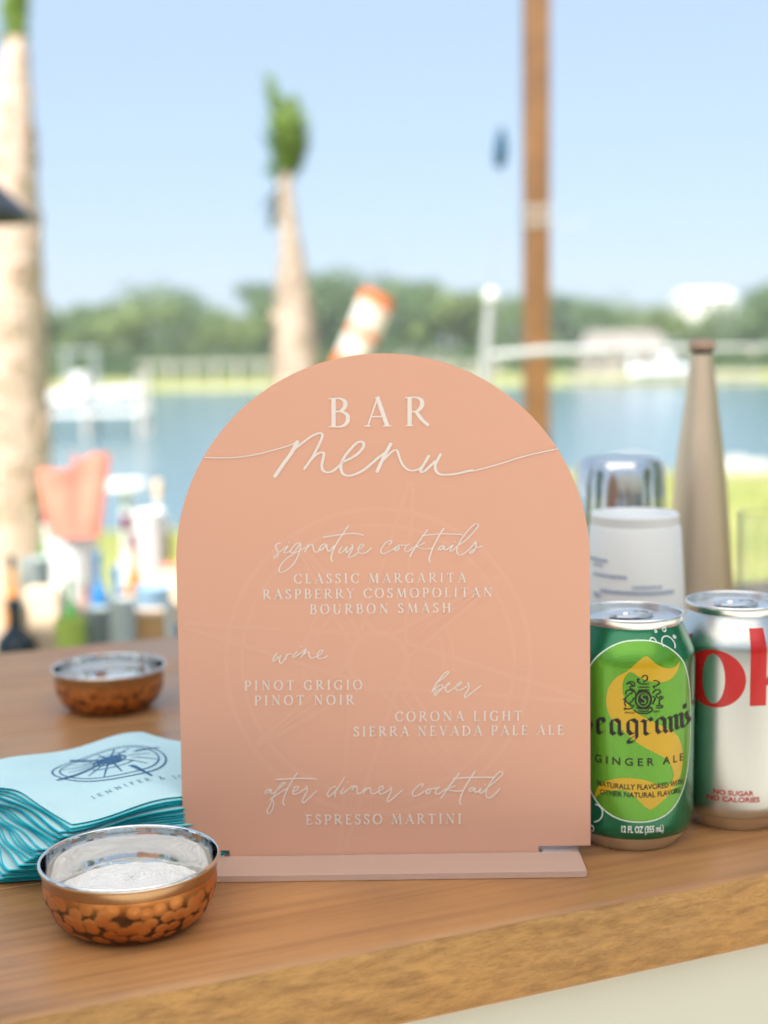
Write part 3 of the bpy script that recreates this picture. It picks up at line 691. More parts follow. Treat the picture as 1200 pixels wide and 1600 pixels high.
rows += script(f3, [([(876, 273), (960, 250), (1040, 225), (1144, 202)], 2.6)], 2.6)
link('script_heading', ribbon_mesh(rows, smap, .00045), M_let, sign)
# --- serif lines
for txt, x0, x1, y0, y1, cp in [('CLASSIC MARGARITA', 459, 728, 911.5, 909.5, 14.6), ('RASPBERRY COSMOPOLITAN', 410.5, 769, 936, 932, 14.6), ('BOURBON SMASH', 484, 704.5, 959.3, 956.5, 14.6),
        ('PINOT GRIGIO', 382, 566, 1078.3, 1077, 14.6), ('PINOT NOIR', 397.5, 553, 1101.8, 1100.4, 14.6), ('CORONA LIGHT', 617, 815, 1126.8, 1125.4, 14.8), ('SIERRA NEVADA PALE ALE', 552.5, 881, 1150.5, 1147.5, 14.8), ('ESPRESSO MARTINI', 477.5, 721, 1288.3, 1286.6, 15)]:
    link('menu_line_lettering', ribbon_mesh(serif_line(txt, x0, x1, y0, y1, cp), smap, .00035), M_let, sign)
# --- script lines
fs_, fc_ = (420, 810, 7.06), (590, 810, 7.06)
rows = script(fs_, [[(135, 272), (98, 276), (75, 302), (88, 345), (105, 388), (92, 425), (55, 435), (75, 405), (150, 345), (215, 300)], [(215, 300), (180, 350), (168, 378), (205, 375), (250, 345)],
    [(340, 272), (300, 280), (255, 330), (240, 372), (275, 372), (320, 315), (350, 275), (342, 350), (310, 440), (255, 520), (190, 575), (135, 595), (113, 575), (135, 510), (200, 440), (280, 385), (350, 350), (405, 318)],
    ([(435, 285), (415, 330), (395, 372)], 2.2), [(400, 345), (450, 300), (480, 288), (490, 320), (502, 362), (535, 370), (570, 335)],
    ([(620, 278), (580, 300), (555, 345), (575, 350), (610, 320), (637, 285), (640, 325), (662, 362), (695, 335), (722, 300)], 2.3), ([(880, 75), (830, 155), (770, 240), (720, 330), (690, 410), (690, 455), (704, 482)], 2.2),
    ([(595, 208), (680, 195), (790, 178), (900, 166), (990, 172), (1045, 187)], 2.6), [(808, 312), (782, 350), (775, 376), (812, 370), (865, 310), (852, 352), (858, 376), (888, 350), (915, 318)],
    [(915, 285), (925, 322), (905, 370), (880, 410), (887, 430), (935, 415), (985, 375)], [(985, 350), (1025, 320), (1047, 290), (1020, 284), (988, 330), (992, 372), (1035, 386), (1085, 368), (1132, 320)]], 1.9) + dot(fs_, (224, 262), 1.2)
rows += script(fc_, [[(120, 292), (152, 265), (145, 245), (100, 260), (55, 310), (35, 360), (60, 388), (110, 370), (170, 340), (215, 308)], ([(235, 308), (205, 320), (190, 350), (215, 352), (235, 325), (230, 300), (270, 295), (312, 295)], 2.4),
    [(350, 282), (320, 300), (300, 340), (312, 366), (355, 352), (400, 310)], ([(555, 120), (510, 180), (460, 250), (400, 340), (355, 425)], 2.2), [(520, 265), (470, 295), (420, 310), (460, 322), (520, 338), (580, 332), (622, 318)],
    ([(485, 190), (600, 178), (720, 170), (850, 172), (942, 178)], 2.6), ([(735, 105), (690, 170), (650, 240), (610, 320), (577, 410), (568, 450), (580, 485)], 2.2),
    ([(728, 295), (690, 310), (670, 345), (700, 342), (735, 305), (732, 340), (757, 345), (835, 292)], 2.3), [(835, 292), (803, 340), (803, 362), (845, 338), (882, 300)],
    [(882, 300), (960, 250), (1050, 160), (1105, 92), (1102, 62), (1070, 65), (1000, 130), (930, 220), (882, 310), (875, 375), (905, 405), (950, 390), (1015, 335), (1085, 255)], ([(1085, 252), (1082, 310), (1062, 360), (1025, 386), (1018, 370), (1080, 330), (1157, 298)], 2.1)], 1.9) + dot(fc_, (848, 255), 1.1)
link('script_lettering', ribbon_mesh(rows, smap, .00035), M_let, sign)
fa, fb = (410, 1200, 6), (600, 1195, 6)
rows = script(fa, [([(70, 200), (32, 215), (27, 240), (55, 230), (80, 202), (82, 240), (112, 232)], 2.2), [(110, 232), (160, 190), (205, 150), (203, 135), (170, 160), (130, 220), (100, 280), (70, 350), (45, 400), (57, 430), (85, 405), (105, 350), (100, 312), (77, 290), (130, 255), (190, 215), (240, 188)],
    ([(330, 45), (290, 100), (250, 170), (215, 240), (195, 300), (195, 335), (210, 350)], 2.1), ([(120, 110), (200, 105), (330, 98), (450, 100), (512, 105)], 2.6), [(285, 225), (325, 200), (335, 175), (305, 180), (285, 220), (297, 246), (345, 232), (410, 190)],
    [(410, 170), (420, 210), (395, 260), (375, 305), (387, 325), (430, 290), (515, 210)], [(690, 170), (640, 195), (610, 240), (622, 270), (660, 240), (712, 180), (772, 80)], [(702, 185), (682, 230), (680, 275)],
    [(762, 185), (735, 228), (747, 240), (795, 208), (848, 165)], [(862, 165), (835, 210)], [(840, 202), (870, 170), (885, 182), (890, 232), (915, 238), (968, 188)], [(975, 185), (945, 242)], [(950, 225), (990, 190), (1010, 192), (1020, 235), (1050, 240), (1095, 212)],
    [(1095, 215), (1127, 195), (1130, 172), (1105, 178), (1090, 215), (1107, 242), (1150, 230), (1205, 192)]], 1.9) + dot(fa, (800, 132), 1.1)
rows += script(fb, [[(60, 205), (70, 242), (50, 285), (30, 328), (40, 348), (90, 310), (175, 235)], [(345, 212), (365, 190), (350, 178), (310, 205), (270, 255), (277, 292), (322, 285), (385, 245)],
    ([(430, 223), (400, 240), (397, 268), (425, 262), (440, 230), (470, 222), (507, 215)], 2.4), [(525, 205), (495, 225), (480, 260), (502, 275), (542, 255), (580, 225)], ([(705, 75), (670, 125), (620, 190), (570, 260), (530, 318)], 2.2),
    [(670, 195), (620, 215), (580, 228), (630, 240), (690, 248), (742, 238)], ([(640, 130), (740, 122), (860, 118), (950, 117), (1030, 118)], 2.6), ([(855, 60), (810, 125), (765, 200), (730, 270), (712, 325), (712, 355), (725, 372)], 2.1),
    ([(838, 215), (805, 225), (802, 250), (830, 240), (850, 220), (852, 254), (880, 250), (912, 220)], 2.2), [(912, 220), (897, 250), (907, 268), (940, 245), (970, 215)],
    [(970, 215), (1040, 155), (1105, 95), (1105, 65), (1070, 75), (1015, 140), (970, 215), (955, 272), (975, 310), (1020, 293), (1090, 220)]], 1.9) + dot(fb, (945, 182), 1.1)
link('script_lettering', ribbon_mesh(rows, smap, .00035), M_let, sign)
fw_ = (420, 1000, 12)
rows = script(fw_, [[(155, 240), (110, 310), (77, 370), (87, 400), (130, 368), (185, 300)], [(230, 280), (203, 340), (200, 405), (222, 438), (262, 408), (312, 350), (345, 272), (400, 262), (440, 265)], [(530, 210), (482, 270), (442, 310), (470, 325), (530, 290), (600, 240), (680, 180), (710, 165)],
    [(710, 165), (660, 240), (597, 335)], [(640, 280), (700, 225), (743, 220), (752, 262), (765, 312), (802, 340), (855, 325), (910, 297)], [(910, 300), (970, 265), (1010, 215), (990, 190), (945, 215), (912, 280), (925, 338), (980, 346), (1040, 330), (1102, 293)]], 1.9) + dot(fw_, (595, 120), 1.2)
link('script_lettering', ribbon_mesh(rows, smap, .00035), M_let, sign)
fbe = (660, 1040, 12)
rows = script(fbe, [[(300, 300), (380, 240), (460, 170), (490, 125), (470, 108), (420, 140), (340, 230), (260, 340), (200, 450), (180, 502)], [(200, 470), (270, 400), (330, 365), (375, 372), (372, 420), (320, 480), (270, 530), (240, 556), (222, 530), (265, 475), (340, 435), (425, 402)],
    [(480, 365), (515, 335), (490, 325), (445, 385), (430, 445), (470, 490), (530, 460), (600, 412)], [(600, 412), (680, 365), (735, 320), (710, 305), (655, 360), (622, 410), (642, 452), (700, 460), (780, 420), (840, 382)], [(850, 310), (870, 362), (868, 415), (830, 490), (790, 570), (812, 600), (870, 550), (980, 460), (1102, 370)]], 1.9)
link('script_lettering', ribbon_mesh(rows, smap, .00035), M_let, sign)
# --- faint compass print
CC = (591, 1033)
def circ(r_, a0=0, a1=360, n=60, wob=0): return [(CC[0]+r_*math.cos(R(a0+(a1-a0)*i/n)), CC[1]+r_*math.sin(R(a0+(a1-a0)*i/n))) for i in range(n+1)]
comp = []
for r_, wd in ((238, 7), (213, 6), (45, 9)): comp += pen([circ(r_)], wd, flat=1, smooth=False, taper=False)
for a0, a1 in ((-75, -45), (-30, 8), (150, 175), (185, 245)):
    comp += pen([circ(118, a0, a1, 16), circ(102, a0, a1, 16)], 4, flat=1, smooth=False, taper=False)
for i in range(8):
    a = 10.5 + i*45; d = (math.cos(R(a)), math.sin(R(a))); s = (-d[1], d[0]); big = i % 2 == 0
    tipr = {0: 336, 2: 315, 4: 310, 6: 285}.get(i, 232); o_ = 36 if big else 22
    for sg in (-1, 1):
        b_ = (CC[0]+d[0]*38+s[0]*o_*sg, CC[1]+d[1]*38+s[1]*o_*sg); e_ = (CC[0]+d[0]*tipr+s[0]*(2.5*sg), CC[1]+d[1]*tipr+s[1]*(2.5*sg))
        e_ = (e_[0], min(e_[1], 1335)); e_ = (max(284, min(915, e_[0])), e_[1])
        comp += pen([[b_, e_]], 6.5, flat=1, smooth=False, taper=False)
    if not big:
        comp += pen([[(CC[0]+d[0]*48, CC[1]+d[1]*48), (CC[0]+d[0]*212, CC[1]+d[1]*212)]], 4, flat=1, smooth=False, taper=False)
for k in range(24):
    a = 3+k*15
    comp += pen([[(CC[0]+213*math.cos(R(a)), CC[1]+213*math.sin(R(a))), (CC[0]+238*math.cos(R(a)), CC[1]+238*math.sin(R(a)))]], 3, flat=1, smooth=False, taper=False) if k % 3 == 0 else []
link('compass_print', ribbon_mesh(comp, smap, .00004), M_peach_l, sign)
# --- acrylic base (slotted foot)
bl_, br_ = onz(283, 1380).x, onz(917.5, 1372).x; yb = onz(600, 1376).y
stand = thing('sign_base', 'clear frosted acrylic foot plate under the peach sign', 'sign base', ((bl_+br_)/2, yb, 0))
wd_ = br_-bl_
link('front_strip', box(wd_, SY-yb-.0008, .0034, (0, (SY-yb-.0008)/2, .0019), .0003), M_acr, stand)
link('back_strip', box(wd_, .026, .0034, (0, SY-yb+TH+.0012+.013, .0019), .0003), M_acr, stand)
for sx in (-1, 1): link('slot_end', box(.0185, TH+.0015, .0032, (sx*(wd_/2-.0096), SY-yb+TH/2+.0003, .0019), .0002), M_acr, stand)

# ================================================================== CANS
CAN_R = .0331
def can_profile():
    return smoothprof([(.0236, .0020), (.0240, .0006), (.0247, .0003), (.0256, .0012), (.0290, .0058), (.0318, .0094), (.0330, .0128), (.0331, .0170)], 4) + [(.0331, .03), (.0331, .06), (.0331, .09), (.0331, .0985)] + \
        smoothprof([(.0331, .0985), (.0327, .1015), (.0312, .1055), (.0288, .1105), (.0268, .1148), (.0262, .1165)], 4)[1:]
def trapezoids(poly_list, mapf, maxw=.0022):
    """even-odd fill of polygons (lists of (s, z)) cut into strips so it can wrap round a cylinder"""
    edges = []; xs = set()
    for P in poly_list:
        for i in range(len(P)):
            a, b = P[i], P[(i+1) % len(P)]; xs.add(round(a[0], 7))
            if abs(a[0]-b[0]) > 1e-9: edges.append((a, b) if a[0] < b[0] else (b, a))
    xs = sorted(xs); full = []
    for a, b in zip(xs, xs[1:]):
        n = max(1, int(math.ceil((b-a)/maxw)))
        for i in range(n): full.append(a+(b-a)*i/n)
    full.append(xs[-1]); vs, fs = [], []
    for a, b in zip(full, full[1:]):
        if b-a < 1e-8: continue
        mid = (a+b)/2; cr = []
        for p, q in edges:
            if p[0] <= mid < q[0]:
                f_ = lambda x: p[1]+(q[1]-p[1])*(x-p[0])/(q[0]-p[0]); cr.append((f_(mid), f_(a), f_(b)))
        cr.sort()
        for i in range(0, len(cr)-1, 2):
            lo, hi = cr[i], cr[i+1]; n = max(1, int(math.ceil((hi[0]-lo[0])/.0016))); o = len(vs)
            for k in range(n+1):
                t_ = k/n; vs += [mapf(a, lo[1]+(hi[1]-lo[1])*t_), mapf(b, lo[2]+(hi[2]-lo[2])*t_)]
            for k in range(n): fs.append((o+2*k, o+2*k+1, o+2*k+3, o+2*k+2))
    return mesh(vs, fs, False)
CPROF = can_profile()
def can_r(z):
    z = max(.0006, min(.116, z)); best = CAN_R
    for (r1, z1), (r2, z2) in zip(CPROF, CPROF[1:]):
        if z1 <= z <= z2 and z2 > z1: return r1+(r2-r1)*(z-z1)/(z2-z1)
    return best
class Can:
    """s = arc length round the body measured from the point that faces the camera (-Y), z up"""
    def __init__(self, c): self.c = c
    def hit(self, x, y):                      # photo pixel -> (s, z) on the body cylinder
        d = ray(x, y); o = CAM - Vector((self.c[0], self.c[1], 0))
        A = d.x**2+d.y**2; B = 2*(o.x*d.x+o.y*d.y); C_ = o.x**2+o.y**2-CAN_R**2; D_ = B*B-4*A*C_
        if D_ < 0: k = -B/(2*A)
        else: k = (-B-math.sqrt(D_))/(2*A)
        p = o + d*k; return math.atan2(p.x, -p.y)*CAN_R, p.z
    def lm(self, h=.00012):
        def f_(s, z, hh=0):
            a = s/CAN_R; r_ = can_r(z)+h+hh; return (r_*math.sin(a), -r_*math.cos(a), z)
        return f_
    def pm(self, h=.0002):
        lf = self.lm(h)
        def f_(x, y, hh): s, z = self.hit(x, y); return lf(s, z)
        return f_
M_lidm = mat('brushed_aluminium_lid', (.80, .80, .80), .28, metal=1)
M_cang = mat('metallic_green_ink', (.003, .15, .062), .22, metal=.5, coat=.5)
M_lime = mat('lime_label_ink', (.10, .31, .018), .26, metal=.5, coat=.4)
M_yel = mat('amber_yellow_ink', (.52, .32, .004), .32, metal=.2, coat=.4)
M_ink = mat('black_ink', (.006, .006, .006), .4)
M_wink = mat('white_ink', (.80, .84, .78), .4)
M_sil = mat('silver_can_body', (.60, .62, .60), .30, metal=1)
M_red = mat('red_ink', (.50, .012, .012), .28, metal=.25, coat=.4)
def sans(txt, x_of, mapf, bold=.0, cap=.003, x0=0, x1=None, z0=0, name='lettering', material=None, parent=None, seg=False):
    cu = bpy.data.curves.new('txt', 'FONT'); cu.body = txt; cu.size = 1; cu.offset = bold; cu.resolution_u = 3
    tmp = bpy.data.objects.new('txt', cu); COL.objects.link(tmp); dg = bpy.context.evaluated_depsgraph_get(); dg.update()
    me = bpy.data.meshes.new_from_object(tmp.evaluated_get(dg)); bpy.data.objects.remove(tmp, do_unlink=True)
    xs = [v.co.x for v in me.vertices]; ys = [v.co.y for v in me.vertices]; a, b = min(xs), max(xs); h_ = .72
    for v in me.vertices:
        s = x0+(v.co.x-a)/(b-a)*(x1-x0); z = z0+v.co.y/h_*cap; v.co = Vector(mapf(s, z))
    return link(name, me, material, parent)
def can_common(root, body_m, rz):
    link('body', lathe(CPROF, 96), body_m, root)
    link('base_rim', lathe([(r_+.00015, z_) for r_, z_ in CPROF if z_ < .0088], 96), M_lidm, root)
    lid = link('lid', lathe(smoothprof([(.0262, .1163), (.0270, .1180), (.0272, .1203), (.0266, .1213), (.0259, .1206), (.0256, .1180), (.0250, .1163), (.0240, .1156), (.0230, .1166), (.0222, .1180)], 4)+[(.012, .1182), (.0, .1182)], 80), M_lidm, root)
    # tab: a rounded ring with a bridge and a rivet
    def ell(a, b, cx, n=36): return [(cx+a*math.cos(2*math.pi*i/n), b*math.sin(2*math.pi*i/n)) for i in range(n)]
    bm = bmesh.new(); o_ = ell(.0125, .0078, 0); i1 = ell(.0042, .0048, .0062)
    n = 36
    vo = [bm.verts.new((a, b, .1190)) for a, b in o_]; vo2 = [bm.verts.new((a*1.0, b, .1203)) for a, b in ell(.0121, .0074, 0)]
    vi2 = [bm.verts.new((a, b, .1199)) for a, b in ell(.0104, .0056, 0)]; 
    hole = [bm.verts.new((a, b, .1199)) for a, b in i1]; holeb = [bm.verts.new((a, b, .1188)) for a, b in i1]
    for i in range(n):
        j = (i+1) % n; bm.faces.new((vo[i], vo[j], vo2[j], vo2[i])); bm.faces.new((vo2[i], vo2[j], vi2[j], vi2[i])); bm.faces.new((vi2[i], vi2[j], hole[j], hole[i])); bm.faces.new((hole[i], hole[j], holeb[j], holeb[i]))
    tb = link('tab', bmm(bm), M_lidm, lid); tb.rotation_euler = (0, 0, rz); 
    link('rivet', lathe([(0, .1212), (.0022, .1210), (.003, .1200), (.003, .118)], 20), M_lidm, tb, (-.004, 0, 0))
# ---- green ginger ale can
c = Vector((.1285, .7075)); gc = Can(c)
can1 = thing('soda_can', 'green ginger ale can with lime oval label beside the menu sign', 'soda can', (c.x, c.y, 0))
can_common(can1, M_cang, R(20))
lf = gc.lm()
sC, zT = gc.hit(1001, 1004); _, zB = gc.hit(1001, 1284); sR, _ = gc.hit(1078.5, 1130); A_ = min(sR-sC, CAN_R*1.18)
zc = (zT+zB)/2; zh = (zT-zB)/2
def oval(a, b, n=120, e=2.35): return [(sC+a*math.copysign(abs(math.cos(2*math.pi*i/n))**(2/e), math.cos(2*math.pi*i/n)), zc+b*math.copysign(abs(math.sin(2*math.pi*i/n))**(2/e), math.sin(2*math.pi*i/n))) for i in range(n)]
ov = oval(A_, zh); link('label_oval', trapezoids([ov], gc.lm(.00008)), M_lime, can1)
ring = [p_ for p_ in oval(A_+.0005, zh+.0005) if p_[1] > zc+zh*.35 or True]
link('label_outline', trapezoids([oval(A_+.00045, zh+.00045), oval(A_-.0001, zh-.0001)], gc.lm(.00014)), M_wink, can1)
Z = lambda a, b: gc.hit(910+a/3.81, 920+b/3.81)
sw = [(583, 425), (548, 465), (500, 473), (450, 455), (405, 416), (378, 405), (330, 435), (270, 488), (205, 525), (160, 580), (143, 650), (150, 720), (180, 780), (250, 850), (340, 925), (430, 975), (500, 1015), (535, 1070), (540, 1120), (515, 1165), (450, 1165), (380, 1140), (280, 1125), (190, 1130), (120, 1155), (85, 1195), (75, 1245), (110, 1215), (180, 1200), (260, 1200), (330, 1255), (370, 1295), (405, 1312), (450, 1285), (520, 1220), (570, 1140), (593, 1050), (595, 970), (575, 895), (540, 850), (440, 800), (310, 730), (255, 660), (238, 590), (250, 530), (287, 495), (340, 525), (400, 550), (460, 557), (520, 540), (560, 495)]
sws = smoothprof(sw+[sw[0]], 3)[:-1]
link('yellow_swirl', trapezoids([[Z(a, b) for a, b in sws]], gc.lm(.00018)), M_yel, can1)
# blackletter brand lettering drawn with a broad nib
def nib(strokes, frame, n_=(19, -15), thin=5):
    ox, oy, s = frame; rows = []
    for st in strokes:
        P = [(ox+a/s, oy+b/s) for a, b in st]; pts = []
        for a, b in zip(P, P[1:]):
            for k in range(3): pts.append((a[0]+(b[0]-a[0])*k/3, a[1]+(b[1]-a[1])*k/3))
        pts.append(P[-1]); nx, ny = n_[0]/s, n_[1]/s
        rows.append(([(p_[0]-nx, p_[1]-ny) for p_ in pts], [(p_[0]+nx, p_[1]+ny) for p_ in pts]))
        rows.append(pen([P], thin/s*2, flat=1, smooth=False)[0])
    return rows
def flat_rows(rows, can, h):
    vs, fs = [], []
    for q, (L_, R_) in enumerate(rows):
        f_ = can.pm(h+(q % 10)*1.0e-5); o = len(vs)
        for l, r_ in zip(L_, R_): vs += [f_(l[0], l[1], 0), f_(r_[0], r_[1], 0)]
        for i in range(len(L_)-1): fs.append((o+2*i, o+2*i+2, o+2*i+3, o+2*i+1))
    return mesh(vs, fs)
fB = (920, 1080, 7.27)
let = [[(105, 310), (105, 450), (135, 480), (185, 445)], [(105, 312), (155, 308), (182, 345), (112, 395)],
       [(256, 345), (258, 460), (290, 490), (330, 465)], [(250, 335), (310, 318), (348, 350), (350, 475), (382, 498)],
       [(445, 345), (447, 450), (482, 488), (530, 465)], [(445, 338), (500, 318), (543, 350), (545, 530), (500, 578), (450, 580), (446, 555), (520, 505)],
       [(600, 328), (637, 345), (637, 470), (662, 492), (690, 478)], [(640, 350), (690, 305), (716, 332)],
       [(770, 335), (772, 440), (800, 475), (835, 448)], [(765, 328), (820, 298), (858, 325), (860, 440), (885, 465)],
       [(905, 292), (930, 305), (930, 440), (950, 455)], [(932, 312), (975, 268), (993, 290), (995, 410), (1015, 428)], [(995, 292), (1040, 248), (1053, 272), (1056, 388), (1078, 408)],
       [(1086, 145), (1091, 190)], [(1132, 212), (1105, 240), (1112, 288), (1138, 312), (1132, 350), (1105, 382)],
       [(-20, 250), (-70, 230), (-120, 280), (-90, 340), (0, 350), (35, 390), (10, 450), (-60, 480), (-120, 450)]]
link('brand_lettering', flat_rows(nib(let, fB), gc, .00030), M_ink, can1)
def on_can_text(can, root, txt, xa, xb, yb, capx, bold, m_, h=.0003):
    s0, z0 = can.hit(xa, yb); s1, _ = can.hit(xb, yb); xm = (xa+xb)/2; _, zb = can.hit(xm, yb); _, zt = can.hit(xm, yb-capx)
    sans(txt, None, can.lm(h), bold, zt-zb, s0, s1, zb, 'lettering', m_, root)
on_can_text(gc, can1, 'G I N G E R   A L E', 929.7, 1066.5, 1196.5, 12, .012, M_ink)
on_can_text(gc, can1, 'NATURALLY FLAVORED WITH', 933.6, 1066, 1233.5, 8.2, .016, M_ink)
on_can_text(gc, can1, 'OTHER NATURAL FLAVORS', 937.6, 1062, 1246, 8.2, .016, M_ink)
on_can_text(gc, can1, '12 FL OZ (355 mL)', 971, 1036.5, 1301, 10.5, .03, M_wink)
on_can_text(gc, can1, 'SINCE', 976, 991, 1114.8, 2.8, .02, M_ink); on_can_text(gc, can1, '1857', 1021, 1031, 1113, 2.8, .02, M_ink)
# crest
fK = (950, 1040, 9.23)
def kp(pts): return [gc.hit(fK[0]+a/fK[2], fK[1]+b/fK[2]) for a, b in pts]
def el(cx, cy, a, b, n=30): return [(cx+a*math.cos(2*math.pi*i/n), cy+b*math.sin(2*math.pi*i/n)) for i in range(n)]
link('crest', trapezoids([kp(el(508, 488, 128, 140)), kp(el(508, 490, 98, 106)), kp(el(508, 488, 78, 92))], gc.lm(.00026)), M_ink, can1)
st = [[(430, 310), (600, 310)], [(430, 350), (600, 350)], [(450, 265), (590, 265)], [(440, 235), (470, 250)], [(420, 370), (600, 380)], [(485, 175), (520, 140), (560, 150), (565, 195), (530, 225), (500, 235)], [(410, 200), (450, 195), (420, 230), (450, 250)],
      [(265, 270), (310, 235), (370, 240), (385, 290), (330, 300), (320, 330), (380, 360), (400, 420)], [(290, 250), (340, 265), (360, 300)], [(260, 420), (260, 375), (310, 350), (360, 380), (300, 420), (260, 460), (250, 500), (290, 540), (340, 520), (370, 470), (400, 470)], [(215, 495), (250, 470), (240, 540), (260, 590)], [(300, 550), (350, 580), (390, 570)],
      [(225, 605), (300, 625), (370, 600)], [(225, 635), (300, 615)], [(650, 220), (690, 215), (740, 245), (700, 290), (650, 300), (680, 330)], [(640, 400), (690, 350), (740, 350), (750, 390), (690, 430), (730, 470), (760, 440), (790, 465), (740, 500), (745, 570)],
      [(640, 440), (680, 470), (660, 520), (640, 560)], [(690, 580), (780, 575), (770, 605), (690, 610)], [(370, 640), (430, 680), (510, 690), (590, 680), (640, 630), (600, 590)], [(430, 650), (520, 660), (590, 650)], [(400, 600), (450, 620), (580, 620), (630, 600)]]
link('crest_figures', flat_rows(sum([pen([[(fK[0]+a/fK[2], fK[1]+b/fK[2]) for a, b in s]], 2.2, flat=.8, k=3) for s in st], []), gc, .00028), M_ink, can1)
ss = [[(545, 430), (520, 415), (485, 430), (490, 465), (530, 490), (540, 525), (510, 545), (475, 530)]]
link('crest_letter', flat_rows(sum([pen([[(fK[0]+a/fK[2], fK[1]+b/fK[2]) for a, b in s]], 2.2, flat=.5, k=3) for s in ss], []), gc, .0004), M_lime, can1)
# bubbles
def ringpx(x, y, r_, a0=0, a1=360): return [(x+r_*math.cos(R(a0+(a1-a0)*i/24)), y+r_*math.sin(R(a0+(a1-a0)*i/24))) for i in range(25)]
bub = [(1051, 1007, 10.5, 150, 400), (1025.5, 1005, 5.5, 180, 365), (1050.5, 987, 3, 0, 360), (1052, 982, 2, 0, 360), (1034, 990, 1.8, 0, 360), (1065, 997, 1.8, 0, 360), (928, 1270, 14, -80, 85), (923, 1294, 5, -80, 85)]
for b_ in bub: link('bubble_print', flat_rows(pen([ringpx(*b_)], 1.6, flat=1, smooth=False, taper=False), gc, .00034), M_wink, can1)
sp = [(x_, y_) for x_, y_ in ((1006, 1309), (1013, 1310), (1031, 1307), (1058, 1302))]
# ---- silver diet cola can
c2 = Vector((.1905, .7350)); cc = Can(c2)
can2 = thing('soda_can', 'silver diet cola can with big red letters at the right edge', 'soda can', (c2.x, c2.y, 0))
can_common(can2, M_sil, R(12))
O = lambda a, b: cc.hit(1075+a/9.6, 960+b/9.6)
outer = smoothprof([(420, 535), (560, 565), (720, 660), (830, 800), (872, 960), (840, 1130), (740, 1290), (600, 1370), (430, 1398), (280, 1370)], 5)
so, zo = O(400, 965)
ot = [O(a, b) for a, b in outer]; _sr = O(872, 960)[0]; sc0 = O(385, 965)[0]
half = _sr-sc0; zt_, zb_ = O(400, 532)[1], O(420, 1398)[1]
oval_o = [(sc0+half*math.cos(2*math.pi*i/64), (zt_+zb_)/2+(zt_-zb_)/2*math.sin(2*math.pi*i/64)) for i in range(64)]
si = (O(555, 965)[0]-O(215, 965)[0])/2; cx_ = (O(555, 965)[0]+O(215, 965)[0])/2
zt2, zb2 = O(370, 588)[1], O(380, 1338)[1]
oval_i = [(cx_+si*math.cos(2*math.pi*i/48), (zt2+zb2)/2+(zt2-zb2)/2*math.sin(2*math.pi*i/48)) for i in range(48)]
kz0, kz1 = O(1050, 1372)[1], O(1040, 232)[1]; ka, kb = O(935, 900)[0], O(1178, 900)[0]; xh = zt_-zb_
kk = [(ka, kz0), (ka, kz1), (kb, kz1), (kb, zb_+xh*.52), (kb+.010, zt_-.001), (kb+.017, zt_-.001), (kb+.0065, zb_+xh*.56), (kb+.020, kz0), (kb+.012, kz0), (kb+.002, zb_+xh*.42), (kb, zb_+xh*.40), (kb, kz0)]
link('brand_lettering', trapezoids([oval_o, oval_i], cc.lm(.00015)), M_red, can2)
link('brand_lettering', trapezoids([kk], cc.lm(.00015)), M_red, can2)
e0 = kb+.023
ee = [(e0+.008+.008*math.cos(R(20+320*i/24)), zb_+xh/2+xh/2*math.sin(R(20+320*i/24))) for i in range(25)]
ei = [(e0+.008+.0045*math.cos(R(340-320*i/24)), zb_+xh/2+(xh/2-.0025)*math.sin(R(340-320*i/24))) for i in range(25)]
link('brand_lettering', trapezoids([ee+ei, [(e0+.004, zb_+xh*.5), (e0+.015, zb_+xh*.5), (e0+.015, zb_+xh*.58), (e0+.004, zb_+xh*.58)]], cc.lm(.0002)), M_red, can2)
link('brand_lettering', trapezoids([[(sc0-half-.003, zt_+.004), (sc0-half+.001, zt_+.0065), (sc0-half+.0015, zt_+.0045), (sc0-half-.002, zt_-.001), (sc0-half-.012, zt_-.002)]], cc.lm(.0002)), M_red, can2)
on_can_text(cc, can2, 'NO SUGAR', 1114.8, 1177.7, 1243, 7.6, .022, M_red); on_can_text(cc, can2, 'NO CALORIES', 1105, 1187, 1253, 7.8, .022, M_red)

